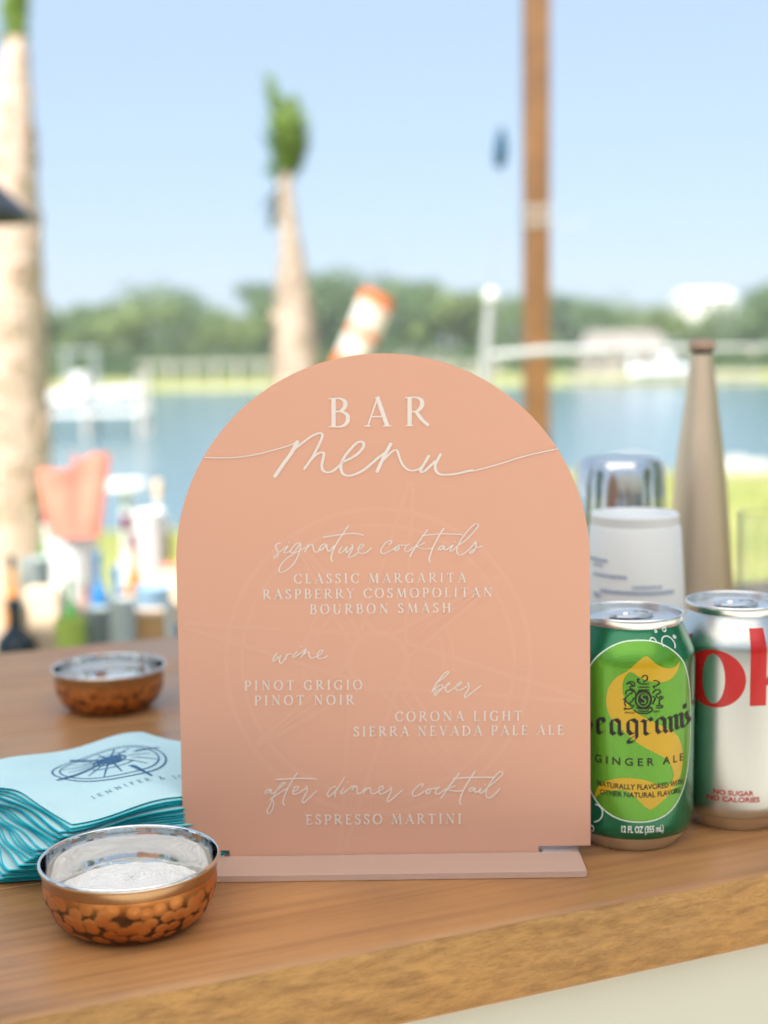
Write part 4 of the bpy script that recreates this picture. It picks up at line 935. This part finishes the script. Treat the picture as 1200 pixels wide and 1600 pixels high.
# ================================================================== HAMMERED BOWLS
def hammered():
    M = bpy.data.materials.new('hammered_copper'); M.use_nodes = True; n = M.node_tree; b = n.nodes['Principled BSDF']; L = n.links.new
    b.inputs['Metallic'].default_value = 1; b.inputs['Roughness'].default_value = .34
    tc = n.nodes.new('ShaderNodeTexCoord'); vo = n.nodes.new('ShaderNodeTexVoronoi'); vo.feature = 'F1'; vo.inputs['Scale'].default_value = 160; vo.inputs['Randomness'].default_value = .8
    ns = n.nodes.new('ShaderNodeTexNoise'); ns.inputs['Scale'].default_value = 90; ns.inputs['Detail'].default_value = 3
    wz = n.nodes.new('ShaderNodeMixRGB'); wz.inputs[0].default_value = .003; vo.voronoi_dimensions = '2D'
    s3 = n.nodes.new('ShaderNodeSeparateXYZ'); L(tc.outputs['Object'], s3.inputs[0]); at2 = n.nodes.new('ShaderNodeMath'); at2.operation = 'ARCTAN2'; L(s3.outputs['Y'], at2.inputs[0]); L(s3.outputs['X'], at2.inputs[1])
    mu = n.nodes.new('ShaderNodeMath'); mu.operation = 'MULTIPLY'; mu.inputs[1].default_value = .037; L(at2.outputs[0], mu.inputs[0])
    cx = n.nodes.new('ShaderNodeCombineXYZ'); L(s3.outputs['X'], cx.inputs[0]); L(s3.outputs['Y'], cx.inputs[1]); ln_ = n.nodes.new('ShaderNodeVectorMath'); ln_.operation = 'LENGTH'; L(cx.outputs[0], ln_.inputs[0])
    ma = n.nodes.new('ShaderNodeMath'); ma.operation = 'MULTIPLY_ADD'; ma.inputs[1].default_value = .8; L(ln_.outputs['Value'], ma.inputs[0]); L(s3.outputs['Z'], ma.inputs[2])
    c3_ = n.nodes.new('ShaderNodeCombineXYZ'); L(mu.outputs[0], c3_.inputs[0]); L(ma.outputs[0], c3_.inputs[1])
    L(c3_.outputs[0], wz.inputs[1]); L(ns.outputs['Color'], wz.inputs[2]); L(wz.outputs[0], vo.inputs['Vector'])
    cr = n.nodes.new('ShaderNodeValToRGB'); e = cr.color_ramp.elements; e[0].position = .46; e[0].color = (1, 1, 1, 1); e[1].position = .60; e[1].color = (0, 0, 0, 1); L(vo.outputs['Distance'], cr.inputs[0])
    # hammering fades out towards the plain band under the rim
    sp_ = n.nodes.new('ShaderNodeSeparateXYZ'); L(tc.outputs['Object'], sp_.inputs[0]); mr = n.nodes.new('ShaderNodeMapRange'); mr.inputs['From Min'].default_value = .017; mr.inputs['From Max'].default_value = .0245; L(sp_.outputs['Z'], mr.inputs['Value'])
    mxx = n.nodes.new('ShaderNodeMath'); mxx.operation = 'MAXIMUM'; L(cr.outputs[0], mxx.inputs[0]); L(mr.outputs[0], mxx.inputs[1])
    n2 = n.nodes.new('ShaderNodeTexNoise'); n2.inputs['Scale'].default_value = 45; L(tc.outputs['Object'], n2.inputs['Vector'])
    c2_ = n.nodes.new('ShaderNodeValToRGB'); e = c2_.color_ramp.elements; e[0].position = .35; e[0].color = (.52, .19, .05, 1); e[1].position = .7; e[1].color = (.74, .34, .12, 1); L(n2.outputs['Fac'], c2_.inputs[0])
    mx = n.nodes.new('ShaderNodeMixRGB'); mx.inputs[1].default_value = (.11, .048, .02, 1); L(mxx.outputs[0], mx.inputs[0]); L(c2_.outputs[0], mx.inputs[2]); L(mx.outputs[0], b.inputs['Base Color'])
    bp = n.nodes.new('ShaderNodeBump'); bp.inputs['Distance'].default_value = .0010; bp.invert = True; bh = n.nodes.new('ShaderNodeMath'); bh.operation = 'POWER'; bh.inputs[1].default_value = 2; L(vo.outputs['Distance'], bh.inputs[0]); bm_ = n.nodes.new('ShaderNodeMixRGB'); bm_.inputs[2].default_value = (.2, .2, .2, 1); L(mr.outputs[0], bm_.inputs[0]); L(bh.outputs[0], bm_.inputs[1]); L(bm_.outputs[0], bp.inputs['Height']); 
    bp2 = n.nodes.new('ShaderNodeBump'); bp2.inputs['Distance'].default_value = .0008; L(n2.outputs['Fac'], bp2.inputs['Height']); L(bp.outputs[0], bp2.inputs['Normal']); L(bp2.outputs[0], b.inputs['Normal'])
    return M
M_cop = hammered(); M_steel = mat('polished_steel', (.78, .77, .75), .07, metal=1, bump=.00006, bscale=40)
M_band = mat('brass_band', (.44, .28, .15), .26, metal=1)
M_salt = mat('coarse_salt', (.86, .85, .84), .7, bump=.0012, bscale=900)
def bowl(label, c, rz):
    t = thing('copper_bowl', label, 'bowl', (c.x, c.y, .0003), rz, 'hammered copper bowls')
    link('copper_shell', lathe(smoothprof([(0, .0), (.021, .0), (.0280, .0010), (.0335, .0050), (.0372, .0108), (.0391, .0175), (.0393, .0238)], 7), 96), M_cop, t)
    link('band', lathe(smoothprof([(.0393, .0239), (.0397, .0262), (.0399, .0286)], 4), 96), M_band, t)
    link('rim', lathe(smoothprof([(.0397, .0287), (.0408, .0290), (.0412, .0302), (.0407, .0312), (.0398, .0310), (.0394, .0300)], 5), 96), M_steel, t)
    link('steel_lining', lathe(smoothprof([(.0394, .0300), (.0389, .0262), (.0384, .0190), (.0362, .0118), (.0325, .0066), (.024, .0030), (0, .0026)], 7), 96), M_steel, t)
    return t
b1 = onz(203, 1481); c1 = Vector((at(203, 1343, b1.y+.0285).x, b1.y+.0285, 0)); bowl1 = bowl('nearer hammered copper bowl with white salt in front of the napkins', c1, .3)
b2 = onz(170, 1121); c2b = Vector((at(170, 1033, b2.y+.0285).x, b2.y+.0285, 0)); bowl2 = bowl('farther hammered copper bowl standing behind the napkin stack', c2b, 1.7)
def salt(c, label, h, seed):
    vs, fs = [], []; n = 64; rnd = random.Random(seed); rings = 26
    vs.append((0, 0, h+.0065))
    for j in range(1, rings+1):
        r_ = .0352*j/rings
        for i in range(n):
            a = 2*math.pi*i/n; z = h + .0065*math.cos(r_/.0355*1.5) + .0008*noise.noise(Vector((math.cos(a)*r_*160, math.sin(a)*r_*160, seed))) + rnd.uniform(-.00035, .00035)
            rr = r_ if j < rings else r_*(1+.0)
            vs.append((rr*math.cos(a), rr*math.sin(a), z - (.0025 if j == rings else 0)))
    for i in range(n): fs.append((0, 1+i, 1+(i+1) % n))
    for j in range(rings-1):
        for i in range(n): k = (i+1) % n; fs.append((1+j*n+i, 1+(j+1)*n+i, 1+(j+1)*n+k, 1+j*n+k))
    return stuff(tag(link('salt', mesh(vs, fs), M_salt, None, (c.x, c.y, 0)), label, 'salt'))
salt(c1, 'coarse white salt heaped in the nearer copper bowl', .0140, 1); salt(c2b, 'white salt in the farther copper bowl', .0130, 2)

# ================================================================== NAPKINS
M_nap = mat('aqua_paper_napkin', (.53, .75, .79), .9, col2=(.57, .78, .81), scale=30, bump=.0003, bscale=700)
M_blue2 = mat('soft_blue_print', (.16, .32, .44), .8)
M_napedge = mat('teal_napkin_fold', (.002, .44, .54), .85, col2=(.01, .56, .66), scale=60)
M_blue = mat('navy_napkin_print', (.045, .15, .30), .8)
NC = Vector((-.1484, .7150, 0)); NA = R(41.7); HS = .0575; NN = 24; NT = .00162
def nz(x, y, k):
    """height wobble of napkin k (0 bottom) at world-ish offset (x, y) from the stack centre"""
    g = (k/(NN-1))
    return g*(.0022*math.sin((x*.8-y*.6)*62+1.1) + .0016*math.sin((x+y*.3)*95+.4)) - .0016*g*(abs(x)+abs(y))*8 + .0008
def napkin(k):
    g = k/(NN-1); th = NA - R(30)*(1-g)**1.5 + R(random.uniform(-1.3, 1.3)); off = Vector((random.uniform(-.0012, .0012), random.uniform(-.0012, .0012)))
    off += Vector((-.003, -.0015))*(1-g)
    n = 44; ct, st_ = math.cos(th), math.sin(th); z0 = .0004 + k*NT
    def P(u_, v_, up):
        # scalloped, slightly rounded square
        sq = 1 - .05*(abs(u_)*abs(v_))**4
        x = u_*HS*sq; y = v_*HS*sq
        e = max(abs(u_), abs(v_)); y += .0008*math.sin(u_*7+k*.6)*(1 if abs(v_) > .98 else 0); x += .0008*math.sin(v_*7+k*.9)*(1 if abs(u_) > .98 else 0)
        wx, wy = x*ct-y*st_+off.x, x*st_+y*ct+off.y
        droop = .0 if e < .7 else -(e-.7)*.004*g
        return (wx, wy, z0+nz(wx, wy, k)+droop+up)
    vs, fs, mi = [], [], []
    for i in range(n+1):
        for j in range(n+1): vs.append(P(i/n*2-1, j/n*2-1, NT*.62))
    for i in range(n):
        for j in range(n): a = i*(n+1)+j; fs.append((a, a+n+1, a+n+2, a+1)); mi.append(0)
    # folded edges: outer rim of two plies, with a recess between
    per = [(i, 0) for i in range(n)] + [(n, j) for j in range(n)] + [(n-i, n) for i in range(n)] + [(0, n-j) for j in range(n)]
    o = len(vs); m_ = len(per); lv = [(NT*.62, 1.0), (NT*.50, 1.004 if k == NN-1 else 1.013), (NT*.40, 1.008 if k == NN-1 else 1.014), (NT*.30, .996), (NT*.20, 1.004), (NT*.04, 1.0), (-NT*.12, .985)]
    for dz, sc_ in lv:
        for (i, j) in per:
            p_ = P(i/n*2-1, j/n*2-1, dz); vs.append((off.x+(p_[0]-off.x)*sc_, off.y+(p_[1]-off.y)*sc_, p_[2]))
    for q in range(len(lv)-1):
        for i in range(m_):
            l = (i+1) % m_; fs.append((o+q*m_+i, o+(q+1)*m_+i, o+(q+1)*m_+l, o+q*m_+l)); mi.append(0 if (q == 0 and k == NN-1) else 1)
    return mesh(vs, fs, True, mi), P
random.seed(21)
ORD = 'seventh eighth ninth tenth eleventh twelfth thirteenth fourteenth fifteenth sixteenth seventeenth eighteenth nineteenth twentieth twenty-first twenty-second'.split()
names = ['bottom', 'second from the bottom', 'third from the bottom', 'fourth from the bottom', 'fifth from the bottom', 'sixth from the bottom']
for k in range(NN):
    me, P = napkin(k)
    if k == NN-1: lab = 'topmost napkin of the stack, pale aqua with a navy compass print'
    elif k == NN-2: lab = 'napkin directly under the printed top napkin of the stack'
    elif k < 6: lab = 'aqua napkin lying '+names[k]+' of the fanned stack'
    else: lab = 'aqua napkin lying '+ORD[k-6]+' from the bottom of the fanned stack'
    o = tag(link('napkin', me, [M_nap, M_napedge], None, (NC.x, NC.y, 0)), lab, 'napkin', 'napkins in the fanned stack')
# print on the top napkin (P is the top one's surface)
def nmap(x, y, h): return P(x/HS, y/HS, NT*.62+.00022+h)
pr = []
def ncirc(r_, a0=0, a1=360, n=40): return [(r_*math.cos(R(a0+(a1-a0)*i/n)), .001+r_*math.sin(R(a0+(a1-a0)*i/n))) for i in range(n+1)]
pr += pen([ncirc(.0300)], .0011, flat=1, smooth=False, taper=False) + pen([ncirc(.0262)], .0009, flat=1, smooth=False, taper=False) + pen([ncirc(.0085)], .0011, flat=1, smooth=False, taper=False)
pr += pen([ncirc(.0140, 20, 110, 12), ncirc(.0140, 200, 300, 12)], .0009, flat=1, smooth=False, taper=False)
for i in range(16):
    a = R(8+22.5*i); r1 = .0345 if i % 4 == 0 else (.0262 if i % 2 == 0 else .0225)
    pr += pen([[(.004*math.cos(a), .001+.004*math.sin(a)), (r1*.6*math.cos(a), .001+r1*.6*math.sin(a)), (r1*math.cos(a), .001+r1*math.sin(a))]], .0030 if i % 4 == 0 else .0011, flat=1, smooth=False)
for i in range(8): pr += pen([[(-.0072+.0008*abs(i-4), -.0055+.0018*i), (.0075-.0008*abs(i-4), -.005+.0018*i)]], .0016, flat=1, smooth=False)
def nser(txt, w_, y, cap):
    nat = sum(G[c_][0] for c_ in txt)*cap; sp_ = (w_-nat)/(len(txt)-1); x = -w_/2; out = []
    for c_ in txt:
        for s in G[c_][1]:
            wd = K_
            if isinstance(s, tuple): s, wd = s
            out += pen([[(x+a*cap, y+b*cap) for a, b in s]], max(wd, .1)*cap*1.1, flat=.5, taper=False, k=3)
        x += G[c_][0]*cap+sp_
    return out
n_cut = len(pr)
pr += nser('JENNIFER & JOHN', .066, -.0385, .0035)
vs, fs, mi_ = [], [], []
for q, (L_, R_) in enumerate(pr):
    o = len(vs)
    for l, r_ in zip(L_, R_): vs += [nmap(l[0], l[1], (q % 12)*1e-5), nmap(r_[0], r_[1], (q % 12)*1e-5)]
    for i in range(len(L_)-1): fs.append((o+2*i, o+2*i+2, o+2*i+3, o+2*i+1)); mi_.append(0 if q < n_cut else 1)
topn = [x for x in bpy.data.objects if x.name.startswith('napkin') and x.get('label', '').startswith('topmost')][0]
link('compass_print', mesh(vs, fs, False, mi_), [M_blue, M_blue2], topn)

# ================================================================== CUPS, TUMBLER, CONE BOTTLE, GLASS
M_cup = mat('frosted_plastic', (.88, .89, .90), .42, trans=.12)
M_cupblue = mat('blue_cup_print', (.36, .43, .58), .6)
Yc = .875; tp = at(992, 800, Yc); hT = tp.z; rT = 70.5*px(Yc)*1.0; rB = .0365
t = thing('plastic_cup_stack', 'upturned stack of frosted white plastic cups behind the ginger ale can', 'plastic cups', (tp.x, Yc, 0))
slope = (rB-rT)/hT
nst = 3; step = .014; hc = hT-step*(nst-1)
for k in range(nst):
    z0 = step*k
    rb_ = rB; rt_ = rT
    link('cup', lathe(smoothprof([(rb_+.0012, z0), (rb_+.0015, z0+.0015), (rb_+.0002, z0+.003)], 3)+[(rb_+(rt_-rb_)*.5, z0+hc*.5), (rt_+.0004, z0+hc-.009), (rt_-.0008, z0+hc-.0075), (rt_-.0005, z0+hc-.0015), (rt_-.002, z0+hc), (rt_-.005, z0+hc-.0008), (rt_-.007, z0+hc-.004), (0, z0+hc-.004)], 64), M_cup, t)
# blue print on the visible cup
ztop = hT
def cupmap(x, y, hh):
    p_ = at(x, y, Yc-.03); z = p_.z; f_ = (z-(ztop-hc))/hc; r_ = rB+(rT-rB)*f_+.0006
    dx = max(-.98, min(.98, (p_.x*(Yc/(Yc-.03))-tp.x)/r_)); a = math.asin(dx); return (r_*math.sin(a), -r_*math.cos(a), z)
cp = []
for y, x0, x1, wd in ((880, 918, 940, 5), (888, 922, 934, 3), (903, 922, 966, 4.5), (918, 975, 1020, 4), (927, 930, 1040, 5.5), (935, 922, 930, 9)):
    x = x0
    while x < x1:
        ln = random.uniform(2.5, 6); cp += pen([[(x, y), (min(x+ln, x1), y-random.uniform(0, 1.2))]], wd, flat=1, smooth=False, taper=False); x += ln+.9
vs, fs = [], []
for q, (L_, R_) in enumerate(cp):
    o = len(vs)
    for l, r_ in zip(L_, R_): vs += [cupmap(l[0], l[1], 0), cupmap(r_[0], r_[1], 0)]
    for i in range(len(L_)-1): fs.append((o+2*i, o+2*i+2, o+2*i+3, o+2*i+1))
link('blue_print', mesh(vs, fs), M_cupblue, t)

Yt = 1.0; tp = at(969, 716, Yt); hT = tp.z; rT = 66*px(Yt)
M_tumb = mat('mirror_steel', (.66, .66, .66), .12, metal=1)
t = thing('shaker_tin', 'upturned mirror steel shaker tin behind the white plastic cups', 'shaker tin', (tp.x, Yt, 0))
link('shell', lathe([(.0435, 0), (.0445, .0012), (.0438, .003)] + [(.0432+(rT+.0012-.0432)*i/8, .004+(hT-.012)*i/8) for i in range(9)] + [(rT, hT-.004), (rT-.001, hT-.001), (rT-.003, hT)], 80), M_tumb, t)
link('bottom_disc', lathe([(rT-.003, hT), (rT-.005, hT-.0015), (0, hT-.001)], 80), M_tumb, t)

M_gold = mat('champagne_gold', (.78, .61, .45), .45, metal=1)
Yn = 1.06; tp = at(1100, 548, Yn); q1 = at(1100, 640, Yn).z; q2 = at(1100, 740, Yn).z; q3 = at(1100, 910, Yn).z; k_ = px(Yn)
ax_x = at(1097, 740, Yn).x - .0; t = thing('cone_bottle', 'tall champagne gold cone shaped bottle behind the cans', 'bottle', (at(1094, 760, Yn).x, Yn, 0))
link('bottle_body', lathe([(0, 0), (.0325, 0), (.0335, .003), (.031, .03)] + smoothprof([(.031, .03), (27.5*k_*2*.5*2*.98, q3), (39.5*k_, q2), (27*k_, q1), (17.5*k_, tp.z-.003)], 6)[1:] + [(0, tp.z-.002)], 64), M_gold, t)
link('cork', lathe([(0, tp.z-.002), (17.0*k_, tp.z-.002), (17.5*k_, tp.z+.0005)], 40), M_black, t)
link('cap', lathe(smoothprof([(17.5*k_, tp.z+.0006), (20*k_, tp.z+.002), (20*k_, tp.z+.006), (15*k_, tp.z+.0085), (0, tp.z+.009)], 4), 40), mat('cork_tan', (.46, .32, .24), .6), t)

M_gl = bpy.data.materials.new('clear_glass'); M_gl.use_nodes = True
gn = M_gl.node_tree; _tr = gn.nodes.new('ShaderNodeBsdfTransparent'); _tr.inputs[0].default_value = (.965, .975, .975, 1); _gs = gn.nodes.new('ShaderNodeBsdfGlossy'); _gs.inputs['Roughness'].default_value = .03
_lf = gn.nodes.new('ShaderNodeLayerWeight'); _lf.inputs[0].default_value = .5
_pw = gn.nodes.new('ShaderNodeMath'); _pw.operation = 'POWER'; _pw.inputs[1].default_value = 4; gn.links.new(_lf.outputs['Facing'], _pw.inputs[0])
_lw = gn.nodes.new('ShaderNodeMath'); _lw.operation = 'MULTIPLY_ADD'; _lw.inputs[1].default_value = .7; _lw.inputs[2].default_value = .04; gn.links.new(_pw.outputs[0], _lw.inputs[0])
_mx = gn.nodes.new('ShaderNodeMixShader')
gn.links.new(_lw.outputs[0], _mx.inputs[0]); gn.links.new(_tr.outputs[0], _mx.inputs[1]); gn.links.new(_gs.outputs[0], _mx.inputs[2]); gn.links.new(_mx.outputs[0], gn.nodes['Material Output'].inputs[0])
Yg = .90; tp = at(1200, 801, Yg); r_ = .036; gx = at(1153, 850, Yg).x + r_*1.0
t = thing('drinking_glass', 'clear empty highball glass at the right edge behind the cola can', 'glass', (gx, Yg, 0))
h = tp.z
link('glass_wall', lathe([(0, .0006), (r_-.0045, .0006), (r_-.0022, .002), (r_-.0012, .01), (r_, h*.5), (r_, h-.0012), (r_-.0008, h), (r_-.0018, h-.0010), (r_-.0020, h*.5), (r_-.0030, .014), (r_-.006, .0095), (0, .009)], 64), M_gl, t)

# ================================================================== SERVICE TABLE WITH BOTTLES BEHIND THE BAR
TZ = -.26; 
M_tab = mat('painted_table_top', (.36, .38, .34), .6, col2=(.42, .44, .40), scale=8)
p = at(140, 980, 2.2)
tb_ = thing('service_table', 'low side table holding bottles and cups behind the bar at left', 'table', (p.x+.25, 2.05, -1.06))
hh = TZ+1.06
for i in range(6): link('plank', box(1.7, .098, .025, (0, -.25+i*.1, hh-.0125), .003), M_tab, tb_)
for sx in (-1, 1):
    for sy in (-1, 1): link('leg', box(.05, .05, hh-.026, (sx*.78, sy*.22, (hh-.026)/2), .004), M_tab, tb_)
def glassy(name, col, rough=.12, tr=.0): return mat(name, col, rough, trans=tr, coat=.3)
BM = dict(dark=glassy('dark_bottle_glass', (.008, .022, .032)), amber=glassy('amber_liquid', (.46, .17, .025)), green=glassy('green_bottle_glass', (.03, .16, .02)), lime=glassy('lime_fruit', (.45, .58, .10), .5), blue=glassy('blue_bottle_glass', (.03, .16, .38)),
          pale=glassy('pale_blue_plastic', (.30, .46, .62), .3), white=mat('white_cup_plastic', (.82, .82, .82), .5), tan=mat('tan_box_card', (.52, .30, .13), .7), yellow=glassy('yellow_liquid', (.48, .34, .06)), cream=mat('cream_linen', (.66, .50, .36), .8), grey=glassy('smoky_glass', (.32, .37, .37)),
          maroon=mat('maroon_ribbon', (.22, .03, .07), .6), coral=mat('coral_cloth', (.62, .17, .12), .8, col2=(.66, .26, .19), scale=14), pink=mat('pink_cloth', (.70, .20, .20), .8), brown=mat('brown_label', (.26, .13, .08), .7), clear=glassy('pale_glass', (.50, .56, .55), .1))
def vessel(kind, label, cat, x, ytop, Y, wpx, body, cap=None, lab_m=None, name='bottle'):
    tp_ = at(x, ytop, Y); h_ = tp_.z-TZ; r_ = wpx/2*px(Y)
    t_ = thing(name, label, cat, (tp_.x, Y, TZ))
    if kind == 'bottle':
        link('glass_body', lathe(smoothprof([(0, 0), (r_*.9, 0), (r_, .006), (r_, h_*.30), (r_, h_*.56), (r_*.82, h_*.66), (r_*.36, h_*.76), (r_*.32, h_*.92)], 5), 40), body, t_)
        link('cap', lathe([(r_*.36, h_*.90), (r_*.38, h_*.905), (r_*.38, h_*.995), (r_*.3, h_), (0, h_)], 24), cap or body, t_)
        if lab_m: link('paper_label', lathe([(r_*1.01, h_*.18), (r_*1.015, h_*.19), (r_*1.015, h_*.48), (r_*1.01, h_*.49)], 40), lab_m, t_)
    elif kind == 'cup':
        link('cup_wall', lathe([(r_*.72, .0), (r_*.74, .002), (r_*.98, h_-.003), (r_*1.02, h_-.0015), (r_, h_), (r_*.95, h_-.003), (r_*.70, .004), (0, .003)], 40), body, t_)
    elif kind == 'box':
        link('carton', box(2*r_, 1.5*r_, h_, (0, 0, h_/2), .003), body, t_); link('carton_flap', box(2*r_*.96, 1.45*r_, .004, (0, 0, h_+.002), .001), cap or body, t_)
    return t_
vessel('bottle', 'squat dark bottle with a brown label at the left edge behind the bar', 'bottle', 22, 935, 1.95, 66, BM['dark'], BM['dark'], BM['brown'])
vessel('bottle', 'slim amber bottle standing behind the squat dark bottle', 'bottle', 17, 868, 2.15, 30, BM['amber'], BM['dark'])
vessel('cup', 'smoky grey plastic cup right of the amber bottle', 'cup', 54, 872, 2.2, 50, BM['grey'], name='cup')
vessel('box', 'cream linen wrapped carton under the smoky cup and white bucket', 'carton', 68, 922, 1.98, 54, BM['cream'], BM['cream'], name='carton')
vessel('bottle', 'green glass bottle between the carton and the blue bottle', 'bottle', 108, 905, 2.15, 26, BM['green'], BM['green'])
vessel('cup', 'short tumbler full of lime green juice at the bar back edge', 'cup', 110, 968, 1.9, 52, BM['lime'], name='cup')
vessel('bottle', 'brown glass bottle with grey cap behind the lime tumbler', 'bottle', 134, 900, 2.28, 26, BM['brown'], BM['grey'])
vessel('bottle', 'deep blue bottle right of the green glass bottle', 'bottle', 152, 862, 2.2, 32, BM['blue'], BM['blue'])
vessel('bottle', 'blue bottle with pale blue label in the middle of the table', 'bottle', 180, 885, 2.05, 34, BM['blue'], BM['blue'], BM['pale'])
vessel('cup', 'smoky grey cup in front of the blue bottles', 'cup', 150, 950, 1.95, 44, BM['grey'], name='cup')
vessel('cup', 'pale blue plastic cup lying right of the blue bottles', 'cup', 238, 915, 2.15, 60, BM['pale'], name='cup')
vessel('box', 'tan cardboard carton beside the left edge of the sign', 'carton', 226, 958, 1.95, 62, BM['tan'], BM['cream'], name='carton')
vessel('bottle', 'yellow liqueur bottle close to the left edge of the sign', 'bottle', 262, 812, 2.3, 30, BM['yellow'], BM['white'])
vessel('cup', 'tall white paper cup left of the yellow bottle', 'cup', 232, 798, 2.28, 50, BM['white'], name='cup')
vessel('bottle', 'pale clear bottle with a tan cap behind the tall white cup', 'bottle', 246, 750, 2.34, 40, BM['clear'], BM['cream'], BM['cream'])
vessel('bottle', 'smoky bottle with maroon cap left of the tall white cup', 'bottle', 196, 805, 2.3, 34, BM['clear'], BM['maroon'], BM['maroon'])
vessel('cup', 'clear cup at the right end of the table beside the sign', 'cup', 190, 935, 1.92, 46, BM['clear'], name='cup')
vessel('bottle', 'small royal blue bottle peeping out at the left side of the sign', 'bottle', 278, 975, 1.8, 24, BM['blue'], BM['blue'])
vessel('bottle', 'amber bottle with pink label left of the tall white cup', 'bottle', 208, 835, 2.2, 30, BM['amber'], BM['maroon'], BM['pink'])
vessel('box', 'pale pink carton between the pale blue cup and the sign', 'carton', 262, 888, 2.22, 46, BM['cream'], BM['pink'], name='carton')
vessel('bottle', 'dark green wine bottle behind the white ice bucket', 'bottle', 66, 800, 2.42, 26, BM['green'], BM['dark'], BM['cream'])
# white ice bucket with coral napkins standing in it
Yb = 2.32; p0 = at(110, 818, Yb); k_ = px(Yb); h_ = p0.z-TZ
t = thing('ice_bucket', 'round white ice bucket holding the coral napkins on the table', 'bucket', (p0.x, Yb, TZ))
link('bucket_wall', lathe([(0, 0), (30*k_, 0), (32*k_, .004), (43*k_, h_-.004), (45*k_, h_), (42*k_, h_), (40*k_, h_-.006), (28*k_, .01), (0, .01)], 48), BM['white'], t)
link('handle', tube([(43*k_*math.cos(R(a)), 0, h_-.02-math.sin(R(a))*.035) for a in range(0, 181, 15)], .003, 6), M_wire, t)
def cloth(x0, x1, yt0, yt1, yb_, Y, m_, label, seed):
    vs, fs = [], []; n, mm = 24, 16; c_ = at((x0+x1)/2, yb_, Y)
    for i in range(n+1):
        u_ = i/n; x = x0+(x1-x0)*u_; yt = yt0+(yt1-yt0)*u_ - 6*math.sin(u_*9+seed)
        for j in range(mm+1):
            v_ = j/mm; y = yb_+(yt-yb_)*v_; xx = x+(.5-u_)*(1-v_)*34
            p_ = at(xx, y, Y) - c_; p_.y += .006*math.sin(u_*11+seed)*(.4+v_*.6)+.008*math.sin(u_*5+2); vs.append(p_)
    N0 = len(vs); vs += [v+Vector((0, .004, 0)) for v in vs]
    for i in range(n):
        for j in range(mm):
            a = i*(mm+1)+j; fs.append((a, a+mm+1, a+mm+2, a+1)); fs.append((N0+a, N0+a+1, N0+a+mm+2, N0+a+mm+1))
    o = tag(link('coral_napkin', mesh(vs, fs, True), m_, None, c_), label, 'napkin')
cloth(56, 172, 742, 706, 840, 2.27, BM['coral'], 'large coral cloth napkin standing up in the white bucket', 1)
cloth(110, 168, 705, 740, 830, 2.335, BM['pink'], 'pinker peaked napkin behind the large coral one in the bucket', 3)
# white folding table farther off on the lawn
Yw = 9.0; p0 = at(196, 752, Yw); g_ = ground_z(p0.x, Yw); t = thing('lawn_table', 'small white table standing on the lawn behind the bucket', 'table', (p0.x, Yw, g_))
hz = p0.z-g_
link('table_top', lathe([(0, hz), (.13, hz), (.14, hz-.01), (.14, hz-.04), (0, hz-.04)], 32), M_white, t); link('pedestal', tube([(0, 0, 0), (0, 0, hz-.03)], .03, 10), M_white, t); link('foot', lathe([(0, .03), (.1, .02), (.12, 0), (0, 0)], 24), M_white, t)
